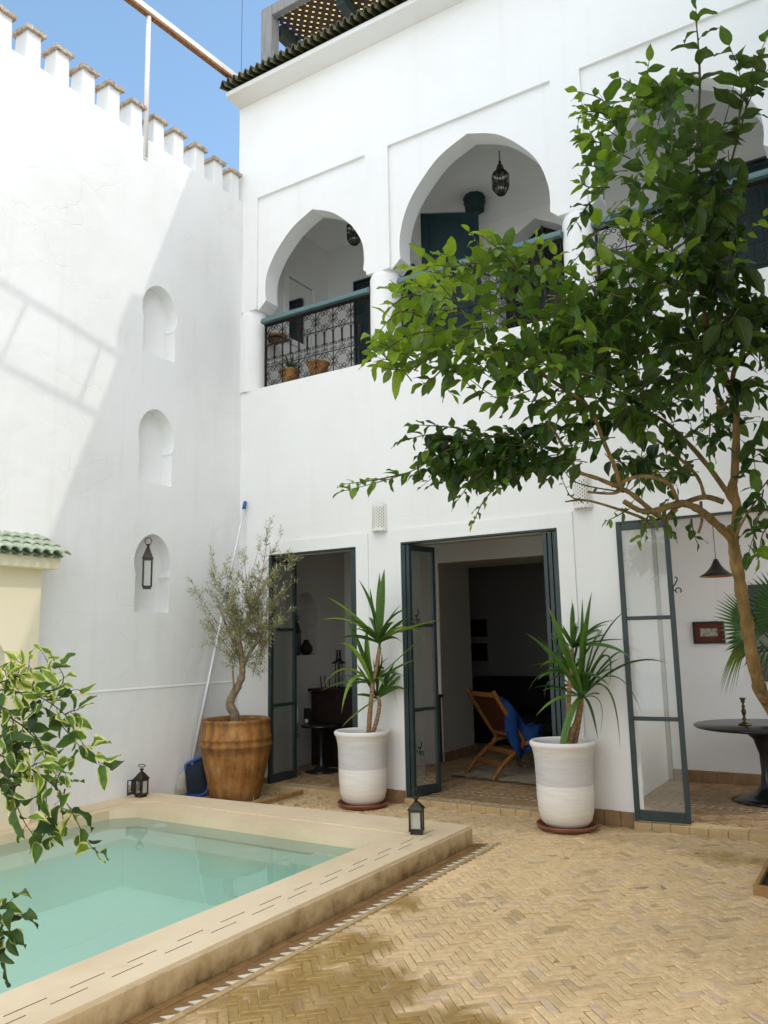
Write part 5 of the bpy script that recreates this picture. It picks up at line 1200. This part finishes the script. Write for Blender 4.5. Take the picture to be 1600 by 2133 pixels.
# white framed mirror on the gallery side wall
mr = thing('mirror', 'white framed wall mirror inside the left gallery arch', 'mirror', (.0,1.1,5.3))
q = MB()
for a, b_, c_, d_ in ((.775,5.30,.845,6.275),(1.385,5.30,1.455,6.275)): q.box(.0005,a,b_,.03,c_,d_)
for z0_, z1_ in ((5.30,5.37),(6.205,6.275)): q.box(.0005,.8451,z0_,.03,1.3849,z1_)
for a, b_, c_, d_ in ((.845,5.37,.87,6.205),(1.36,5.37,1.385,6.205)): q.box(.0005,a,b_,.02,c_,d_)
q.build('frame', 'white', mr, bevel=.006)
q = MB(); q.quad((.006,.846,5.371),(.006,1.384,5.371),(.006,1.384,6.204),(.006,.846,6.204)); q.build('glass', 'mirror', mr, recalc=False)
# corbel-like carved lamp on the gallery wall
cb = on(988,418,1,1.62); q = MB()
q.lathe([(.0,-.13),(.125,-.13),(.128,-.09),(.118,-.085),(.135,-.02),(.138,.03),(.122,.045),(.120,.09),(.10,.13),(0,.13)], (cb.x,1.62,cb.z), 8, smooth=False)
for k in range(8):
    a = 2*PI*k/8; c = V((cb.x+.132*math.cos(a),1.62+.132*math.sin(a),cb.z)); q.lathe([(0,-.03),(.016,-.015),(.016,.015),(0,.03)], c, 6)
tag(q.build('carved_capital', 'teal_dk'), 'dark teal carved wooden capital under the gallery ceiling', 'capital')
# gallery pots
def gpot(px, py, yd, r, h, label, spiky):
    b0 = on(px, py, 1, yd); t = thing('gallery_pot', label, 'pot', tuple(b0)); c = b0
    q = MB(); q.lathe([(0,0),(r*.62,0),(r*.8,h*.35),(r,h*.85),(r*1.08,h*.87),(r*1.08,h),(r*.95,h),(r*.9,h*.8),(0,h*.82)], c, 28); q.build('body', 'terra', t)
    l_ = MB()
    for k in range(spiky):
        a = 2*PI*k/max(1,spiky)+random.uniform(-.2,.2); el = random.uniform(.5,1.2); L_ = random.uniform(.16,.30); d_ = V((math.cos(a)*math.cos(el),math.sin(a)*math.cos(el),math.sin(el)))
        p = c+UP*h*.85; blade(l_, p, p+d_*L_*.6, p+d_*L_-UP*.03, .03, random.uniform(.1,.5))
    if spiky: l_.build('leaves', YUCCA, t, recalc=False, colattr=True)
gpot(603,800,.45,.12,.17,'round terracotta pot of spiky aloe behind the left balcony railing',14)
gpot(663,782,.55,.13,.15,'wide terracotta pot behind the middle of the left balcony railing',0)
b0 = on(578,705,1,.5); sh = thing('wall_planter', 'small brown hanging planter behind the top left of the balcony railing', 'planter', tuple(b0))
q = MB(); q.lathe([(0,-.06),(.05,-.055),(.10,-.01),(.125,.03),(.115,.03),(.0,.0)], b0, 20); q.build('bowl', 'skirt', sh)
MB().box(0.0,b0.y-.12,b0.z-.02,b0.x+.1,b0.y+.12,b0.z-.005).build('shelf', 'black', sh)

# ================================================================== ROOM BEHIND FIRST DOOR
cab = thing('carved_cabinet', 'dark carved wooden cabinet in the room behind the first door', 'cabinet', (.45,1.45,.06))
q = MB(); q.box(.10,1.20,.056,.85,1.60,.92); q.box(.07,1.17,.92,.88,1.63,.955)
for (a, b_) in ((.14,.45),(.49,.81)):
    for z0_, z1_ in ((.14,.46),(.52,.86)): q.box(a,1.188,z0_,b_,1.1999,z1_); q.box(a+.06,1.18,z0_+.06,b_-.06,1.1879,z1_-.06)
q.build('body', 'darkwood', cab, bevel=.005)
for k in range(3):
    b0 = on(670-k*-8,1424,1,1.35); q = MB(); q.tube([(b0.x,1.35,.956),(b0.x-.02+.01*k,1.35,1.10)], .007, 6); tag(q.build('candle', 'black'), 'thin black candle sticks standing on the carved cabinet', 'candle', 'black candles on the cabinet')
b0 = on(706,1415,1,1.30); lt2 = thing('candle_lantern', 'black open lantern on legs standing on the carved cabinet', 'lantern', (b0.x,1.30,.956)); q = MB(); c = V((b0.x,1.30,.956))
for a in range(4): an = PI/4+a*PI/2; q.tube([c+V((.045*math.cos(an),.045*math.sin(an),0)), c+V((.04*math.cos(an),.04*math.sin(an),.30))], .006, 5)
q.lathe([(0,.29),(.085,.295),(.09,.305),(.04,.33),(.028,.40),(.04,.42),(.02,.43),(.045,.455),(0,.46)], c, 12); q.build('frame', 'black', lt2)
sp0 = V((.50,.86,.056)); st_ = thing('pedestal_table', 'small round black pedestal table behind the first glazed door', 'table', tuple(sp0))
q = MB(); q.lathe([(0,0),(.19,.0),(.19,.012),(.10,.028),(.04,.07),(.028,.16),(.026,.33),(.04,.44),(.09,.495),(.11,.50)], sp0, 32); q.build('base', 'black', st_); q = MB(); q.lathe([(0,.50),(.235,.50),(.24,.51),(.235,.52),(0,.52)], sp0, 40); q.build('tabletop', 'black', st_)
bx0 = on(640,1528,1,.92); q = MB(); q.box(bx0.x-.035,.90,.578,bx0.x+.045,.955,.745); bo = q.build('carton', 'blackmat', bevel=.002); tag(bo, 'upright black carton with a small white label on the pedestal table', 'box')
MB().box(bx0.x-.02,.8985,.585,bx0.x+.028,.8998,.625).build('label', 'poolcap', bo)
bt = on(620,1532,1,.80); q = MB(); q.lathe([(0,0),(.022,0),(.024,.02),(.024,.17),(.018,.185),(.012,.19),(.012,.23),(0,.232)], (bt.x,.80,.577), 14); tag(q.build('bottle', 'frost'), 'clear faceted bottle half behind the glazed door edge', 'bottle')
bs = V((.96,.66,.056)); sto = thing('leather_stool', 'dark stool legs just left of the whitewashed pot inside the first doorway', 'stool', tuple(bs)); q = MB()
for a, b_ in ((-.02,0),(.22,.02),(0,.26),(.24,.26)): q.tube([bs+V((a,b_,0)), bs+V((a*.9+.01,b_*.9+.01,.40))], [.016,.026], 8)
q.build('legs', 'black', sto); q = MB(); q.box(bs.x-.05,bs.y-.04,.456,bs.x+.27,bs.y+.3,.52); q.build('seat', 'blackmat', sto, bevel=.02)
nz = on(625,1363,0,-.06); lantern('tall black lantern standing in the niche of the front room', (-.05,1.10,1.358), .085, .25, .12, .3, .034, .1, pane='bulb')
q = MB(); q.lathe([(0,0),(.04,0),(.075,.05),(.08,.09),(.05,.14),(.03,.16),(.04,.18),(.02,.185),(0,.19)], (-.05,1.30,1.358), 24); tag(q.build('lidded_jar', 'darkwood'), 'round patterned lidded jar beside the lantern in the front room niche', 'jar')

# ================================================================== CENTRE ROOM
lc = thing('lounge_chair', 'low slatted wooden lounge chair with brown leather back seen from behind', 'chair', (2.45,1.5,.058))
o0, uu, vv = V((2.065,1.44,.058)), V((.84,-.54,0)).normalized(), V((.54,.84,0)).normalized(); CW = .53
LP_ = lambda u, v, z: o0+uu*u+vv*v+UP*z
for u in (0, CW):
    q = MB()
    def strip(pts, wd, th=.024):
        for k in range(len(pts)-1): q.bar(LP_(u,*pts[k]), LP_(u,*pts[k+1]), th, wd, up=(vv*.7+UP*.7))
    pr = [(p.x,p.y) for p in catmull([(-.02,.0),(.10,.13),(.26,.25),(.37,.33),(.375,.40),(.30,.50),(.19,.66),(.06,.86),(.03,.90)],4)]
    P_ = [LP_(u,a,b) for a, b in pr]; q.tube(P_, [.026]*len(P_), 6)
    q.tube([LP_(u,.34,.33), LP_(u,.62,.38), LP_(u,.66,.36), LP_(u,.68,0)], [.024,.024,.026,.018], 6)
    q.build('side_frame', 'wood', lc)
for v, z in ((.12,.15),(.26,.26),(.345,.43),(.06,.86)):
    q = MB(); q.bar(LP_(.02,v,z), LP_(CW-.02,v,z), .022, .05); q.build('cross_rail', 'wood', lc, bevel=.004)
q = MB(); q.add([LP_(.03,.335,.44),LP_(CW-.03,.335,.44),LP_(CW-.03,.075,.84),LP_(.03,.075,.84),LP_(.03,.36,.45),LP_(CW-.03,.36,.45),LP_(CW-.03,.10,.85),LP_(.03,.10,.85)], [(0,1,2,3),(7,6,5,4),(0,4,5,1),(2,6,7,3),(0,3,7,4),(1,5,6,2)]); q.build('backrest', 'leather', lc, bevel=.006)
q = MB(); q.add([LP_(.03,.38,.38),LP_(CW-.03,.38,.38),LP_(CW-.03,.66,.40),LP_(.03,.66,.40),LP_(.03,.38,.41),LP_(CW-.03,.38,.41),LP_(CW-.03,.66,.43),LP_(.03,.66,.43)], [(3,2,1,0),(4,5,6,7),(0,1,5,4),(1,2,6,5),(2,3,7,6),(3,0,4,7)]); q.build('seat', 'leather', lc, bevel=.006)
# blue throw draped over the chair's right side
q = MB(); nu, nv2 = 22, 18; vs = []; fs = []
for i in range(nu):
    for j in range(nv2):
        a, b_ = i/(nu-1), j/(nv2-1)
        v = .16+.52*a; z = .80-.34*min(1,a*1.5)+.03*math.sin(a*9)
        u = CW-.22+.36*b_
        if b_ > .55: z -= (b_-.55)*1.05*(.75+.35*math.sin(a*7)); u = CW-.02+.05*math.sin(a*11)+(b_-.55)*.10
        f_ = .030*noise.noise(V((a*6,b_*6,1)))+.018*noise.noise(V((a*15,b_*12,4)))
        vs.append(LP_(u+f_, v+f_*.8, max(.05,z+.03+f_)))
for i in range(nu-1):
    for j in range(nv2-1): fs.append((i*nv2+j,i*nv2+j+1,(i+1)*nv2+j+1,(i+1)*nv2+j))
q.add(vs, fs, smooth=True); th = q.build('throw', 'blue', recalc=False); tag(th, 'bright blue cloth throw draped over the seat of the lounge chair', 'throw')
m_ = th.modifiers.new('thickness', 'SOLIDIFY'); m_.thickness = .012
q = MB(); nu, nv2 = 40, 16; vs = []; fs = []; A_, B_ = V((1.95,1.22,.066)), V((3.35,1.02,.066)); dn = V((.14,1,0)).normalized()
for i in range(nu+1):
    for j in range(nv2+1):
        a, b_ = i/nu, j/nv2; e = .035*noise.noise(V((a*14,b_*9,2)))*(1 if i in (0,nu) or j in (0,nv2) else .2)
        vs.append(A_.lerp(B_,a)+dn*(b_*1.35+e)+UP*(.006+.008*noise.noise(V((a*20,b_*14,6)))))
for i in range(nu):
    for j in range(nv2): fs.append((i*(nv2+1)+j,i*(nv2+1)+j+1,(i+1)*(nv2+1)+j+1,(i+1)*(nv2+1)+j))
q.add(vs, fs, smooth=True)
for k in range(260):
    t = random.random(); p = A_.lerp(B_,t)+UP*.004; L_ = random.uniform(.03,.07); s_ = V((1,0,0))*.004
    q.add([p-s_, p+s_, p-dn*L_+V((random.uniform(-.02,.02),0,0))], [(0,1,2)])
rg_ = q.build('rug', 'rug', recalc=False); tag(rg_, 'cream woven rug with frayed edge under the lounge chair', 'rug')
sf = thing('sofa', 'black sofa in the dark room behind the lounge chair', 'sofa', (1.9,4.0,.05)); q = MB(); q.box(.6,3.9,.05,3.4,4.85,.46); q.build('base', 'blackmat', sf, bevel=.04)
q = MB(); q.box(.6,4.6,.4601,1.95,4.9,.95); q.build('back_cushion', 'blackmat', sf, bevel=.06); q = MB(); q.box(2.0,4.6,.4601,3.4,4.9,.88); q.build('back_cushion', 'blackmat', sf, bevel=.06)
for z0_, z1_, lab in ((1.555,1.83,'upper of two dark framed pictures in the back room'),(1.17,1.45,'lower of two dark framed pictures in the back room')):
    t = thing('framed_picture', lab, 'picture', (.52,4.99,z0_)); q = MB(); q.box(.34,4.975,z0_,.73,4.999,z1_); q.build('frame', 'black', t, bevel=.004); q = MB(); q.box(.42,4.972,z0_+.08,.62,4.9749,z1_-.08); q.build('print', 'darkwood', t)
q = MB(); q.box(1.05,1.95,.056,1.42,2.075,.82); q.box(1.02,1.91,.82,1.45,2.078,.855); tag(q.build('red_chest', 'redwood', bevel=.006), 'dark red wooden chest beside the folded centre door', 'chest')
hk0 = V((2.72,2.55,.056)); hs = thing('side_table', 'small dark side table right of the lounge chair', 'table', tuple(hk0)); q = MB(); q.box(hk0.x-.2,hk0.y-.2,.44,hk0.x+.25,hk0.y+.25,.50)
for a in (-.17,.2):
    for b_ in (-.17,.2): q.box(hk0.x+a-.02,hk0.y+b_-.02,.056,hk0.x+a+.02,hk0.y+b_+.02,.4395)
q.build('frame', 'black', hs)
def turned(label, c, H, r, mat='brass'):
    q = MB(); pr = [(0,0),(1,0),(1.05,.03),(.9,.07),(.35,.11),(.22,.16),(.42,.22),(.25,.27),(.2,.33),(.34,.42),(.42,.5),(.3,.58),(.2,.64),(.36,.68),(.2,.72),(.17,.8),(.4,.86),(.3,.9),(.5,.95),(.5,1),(0,1)]
    q.lathe([(a*r,b_*H) for a, b_ in pr], c, 20); tag(q.build('candlestick', mat), label, 'candlestick')
turned('turned dark brass candlestick on the side table in the centre room', (hk0.x,hk0.y,.5005), .42, .075)

# ================================================================== RIGHT ROOM
pf = thing('framed_picture', 'small landscape photo in a red mount and black frame on the right room wall', 'picture', (4.585,1.99,1.42))
q = MB()
for x0_, z0_, x1_, z1_ in ((4.43,1.42,4.735,1.437),(4.43,1.628,4.735,1.645),(4.43,1.4371,4.447,1.6279),(4.718,1.4371,4.735,1.6279)): q.box(x0_,1.972,z0_,x1_,1.9995,z1_)
q.build('frame', 'black', pf, bevel=.002); q = MB(); q.box(4.447,1.986,1.437,4.718,1.9992,1.628); q.build('mount', 'matboard', pf)
q = MB(); q.box(4.50,1.9835,1.495,4.665,1.9858,1.575); q.build('photo', rough_mat('landscape_print', (.06,.05,.035), (.55,.50,.42), 26, .5, 0), pf)
q = MB(); q.box(4.99,1.96,1.05,6.0,1.9995,1.995); tag(q.build('wall_panel', 'black', bevel=.004), 'large black panel on the right room wall behind the palm', 'panel')
pd0 = on(1494,1201,1,1.3); pd = thing('pendant_lamp', 'black trumpet shaped pendant lamp with copper lining in the right room', 'lamp', (pd0.x,1.3,pd0.z)); c = V((pd0.x,1.3,pd0.z))
q = MB(); q.lathe([(.155,.0),(.158,.006),(.115,.030),(.075,.065),(.045,.105),(.026,.145),(.018,.165),(0,.17)], c, 36); q.build('shade', 'pendant', pd, recalc=False)
q = MB(); q.lathe([(.153,.001),(.110,.026),(.07,.058),(.03,.1),(0,.11)], c, 30); q.build('lining', 'copper', pd, recalc=False); q = MB(); q.tube([c+UP*.165, V((c.x,c.y,2.70))], .0035, 6); q.build('cord', 'black', pd)
tb = V((5.10,1.25,.056)); tt = thing('tulip_table', 'round black tulip table in the right room, cut by the photo edge', 'table', tuple(tb))
q = MB(); q.lathe([(0,0),(.30,0),(.305,.008),(.22,.028),(.12,.065),(.065,.13),(.045,.25),(.05,.40),(.09,.53),(.19,.615),(.25,.625)], tb, 48); q.build('pedestal', 'black', tt); q = MB(); q.lathe([(0,.626),(.56,.626),(.58,.640),(.575,.650),(0,.652)], tb, 64); q.build('tabletop', 'black', tt)
cs_ = on(1552,1511,2,.708); turned('dark brass candlestick standing on the black tulip table', (cs_.x,cs_.y,.709), .24, .052)
bc0 = V((5.42,1.62,.056)); bch = thing('dining_chair', 'black chair behind the tulip table at the photo edge', 'chair', tuple(bc0)); q = MB()
for a, b_ in ((-.2,-.2),(.2,-.2),(-.2,.2),(.2,.2)): q.tube([bc0+V((a*1.1,b_*1.1,0)), bc0+V((a*.7,b_*.7,.42))], .013, 6)
q.build('legs', 'black', bch); q = MB(); q.box(bc0.x-.22,bc0.y-.22,.476,bc0.x+.22,bc0.y+.22,.51); q.build('seat', 'black', bch, bevel=.02)
q = MB(); q.add([bc0+V((-.22,.2,.46)),bc0+V((.22,.2,.46)),bc0+V((.18,.26,.85)),bc0+V((-.18,.26,.85)),bc0+V((-.22,.22,.46)),bc0+V((.22,.22,.46)),bc0+V((.18,.28,.85)),bc0+V((-.18,.28,.85))], [(3,2,1,0),(4,5,6,7),(0,1,5,4),(1,2,6,5),(2,3,7,6),(3,0,4,7)]); q.build('backrest', 'black', bch, bevel=.01)
# fan palm
pm = thing('fan_palm', 'green fan palm in the right room behind the lemon trunk', 'palm', (5.65,.75,.056)); lv = MB(); stt = MB()
def fan(c, axis, nrm, R, n, spread, rnd, droop=.1, split=.55):
    axis = axis.normalized(); nrm = (nrm-axis*nrm.dot(axis)).normalized(); sd = axis.cross(nrm)
    for k in range(n):
        a = spread*(k/(n-1)-.5); d = axis*math.cos(a)+sd*math.sin(a); L_ = R*(1-.22*(abs(a)/(spread/2))**2)*random.uniform(.94,1.05); w = R*spread/n*.85
        s = nrm.cross(d); vs = []; cs = []
        for i in range(9):
            t = i/8; ww = w*(t/.55 if t < .55 else 1-(t-.55)/.45)*.9+.0006; p = c+d*L_*t-UP*(droop*R*max(0,t-.35)**2*2.2)+nrm*.004
            for j in (-1,0,1): vs.append(p+s*ww*j*.5+nrm*(ww*.3*(1-abs(j)))); cs.append((min(1,max(0,rnd+random.gauss(0,.06)+.35*(t > .9))),abs(j),t,1))
        lv.add(vs, [(i*3+j,i*3+j+1,i*3+j+4,i*3+j+3) for i in range(8) for j in range(2)], cs, True)
PD = 6.35
c1 = at(1588,1312,PD); fan(c1, at(1500,1290,PD-.1)-c1, -CF+UP*.5, .46, 26, 2.1, .55, .02)
c2_ = at(1566,1318,PD-.05); fan(c2_, at(1512,1385,PD-.15)-c2_, -CF*.6+CR*.6, .46, 12, .8, .85, .35)
c3_ = at(1610,1330,PD+.1); fan(c3_, at(1560,1350,PD)-c3_, -CF+UP, .45, 20, 2.6, .15, .1)
c4_ = at(1640,1280,PD); fan(c4_, at(1590,1240,PD)-c4_, -CF+UP*.3, .42, 22, 2.4, .4, .05)
pr0 = V((5.65,.75,.35))
for c in (c1,c2_,c3_,c4_): stt.tube(catmull([pr0, pr0.lerp(c,.6)+UP*.15, c],5), .007, 5, False)
lv.build('fronds', PALM, pm, recalc=False, colattr=True); stt.build('stem', 'twig', pm, recalc=False)
pp_ = thing('palm_pot', 'terracotta pot of the fan palm in the right room', 'pot', (5.65,.75,.056)); q = MB(); q.lathe([(0,0),(.13,0),(.18,.30),(.19,.30),(.19,.34),(.165,.34),(.16,.3),(0,.3)], (5.65,.75,.056), 30); q.build('body', 'terra', pp_)

# ================================================================== LIGHT, WORLD, CAMERA
S = V((.80,.361,1.0)).normalized()
FILL_CLOUD = 6.25
wd = bpy.data.worlds.new('World'); SC.world = wd; wd.use_nodes = True; nt = wd.node_tree
bg = nt.nodes.get('Background') or nt.nodes.new('ShaderNodeBackground')
sky = nt.nodes.new('ShaderNodeTexSky'); sky.sky_type = 'NISHITA'; sky.sun_disc = False
sky.sun_elevation = math.asin(S.z); sky.sun_rotation = math.atan2(S.x, S.y); sky.air_density = 1.0; sky.dust_density = .6; sky.ozone_density = 1.0; sky.altitude = 450
hs = nt.nodes.new('ShaderNodeHueSaturation'); hs.inputs['Saturation'].default_value = .98; hs.inputs['Value'].default_value = 1.02; hs.inputs['Hue'].default_value = .488; nt.links.new(sky.outputs[0], hs.inputs['Color'])
# added cloud bank, out of view, fills the courtyard shade; clear blue above the wall
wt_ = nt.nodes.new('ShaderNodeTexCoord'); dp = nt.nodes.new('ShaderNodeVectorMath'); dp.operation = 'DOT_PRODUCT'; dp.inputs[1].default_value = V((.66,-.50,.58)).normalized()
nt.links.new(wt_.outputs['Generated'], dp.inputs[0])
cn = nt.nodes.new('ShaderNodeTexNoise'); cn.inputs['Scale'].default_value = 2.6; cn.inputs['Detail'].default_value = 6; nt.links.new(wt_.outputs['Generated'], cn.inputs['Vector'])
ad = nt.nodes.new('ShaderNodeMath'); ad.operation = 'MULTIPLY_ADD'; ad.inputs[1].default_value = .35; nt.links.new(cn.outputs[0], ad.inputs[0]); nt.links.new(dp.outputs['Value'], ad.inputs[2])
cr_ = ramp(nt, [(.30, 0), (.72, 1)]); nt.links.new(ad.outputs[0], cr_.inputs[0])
hz = nt.nodes.new('ShaderNodeMixRGB'); hz.inputs[2].default_value = (FILL_CLOUD*.95, FILL_CLOUD*.985, FILL_CLOUD*1.04, 1)
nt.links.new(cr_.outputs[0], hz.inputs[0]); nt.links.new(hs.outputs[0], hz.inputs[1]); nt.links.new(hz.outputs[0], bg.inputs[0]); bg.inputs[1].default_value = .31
sl = bpy.data.lights.new('sun', 'SUN'); sl.energy = 1.05; sl.angle = math.radians(.53); sl.color = (1,.955,.88)
so = bpy.data.objects.new('sun', sl); COL.objects.link(so); so.rotation_euler = (-S).to_track_quat('-Z', 'Y').to_euler(); so.location = (8,4,14)
cd = bpy.data.cameras.new('camera'); cd.sensor_fit = 'HORIZONTAL'; cd.sensor_width = 36; cd.lens = 36*FPX/1600; cd.clip_start = .02; cd.clip_end = 500
co = bpy.data.objects.new('camera', cd); COL.objects.link(co)
co.matrix_world = Matrix(((CR.x,CU.x,-CF.x,CAM.x),(CR.y,CU.y,-CF.y,CAM.y),(CR.z,CU.z,-CF.z,CAM.z),(0,0,0,1)))
SC.camera = co
SC.view_settings.view_transform = 'Standard'; SC.view_settings.look = 'None'; SC.view_settings.exposure = 0; SC.view_settings.gamma = 1
cy = SC.cycles; cy.max_bounces = 12; cy.diffuse_bounces = 9; cy.glossy_bounces = 4; cy.transmission_bounces = 6; cy.transparent_max_bounces = 24; cy.caustics_reflective = False; cy.caustics_refractive = False; cy.use_denoising = True
cy.sample_clamp_indirect = 6
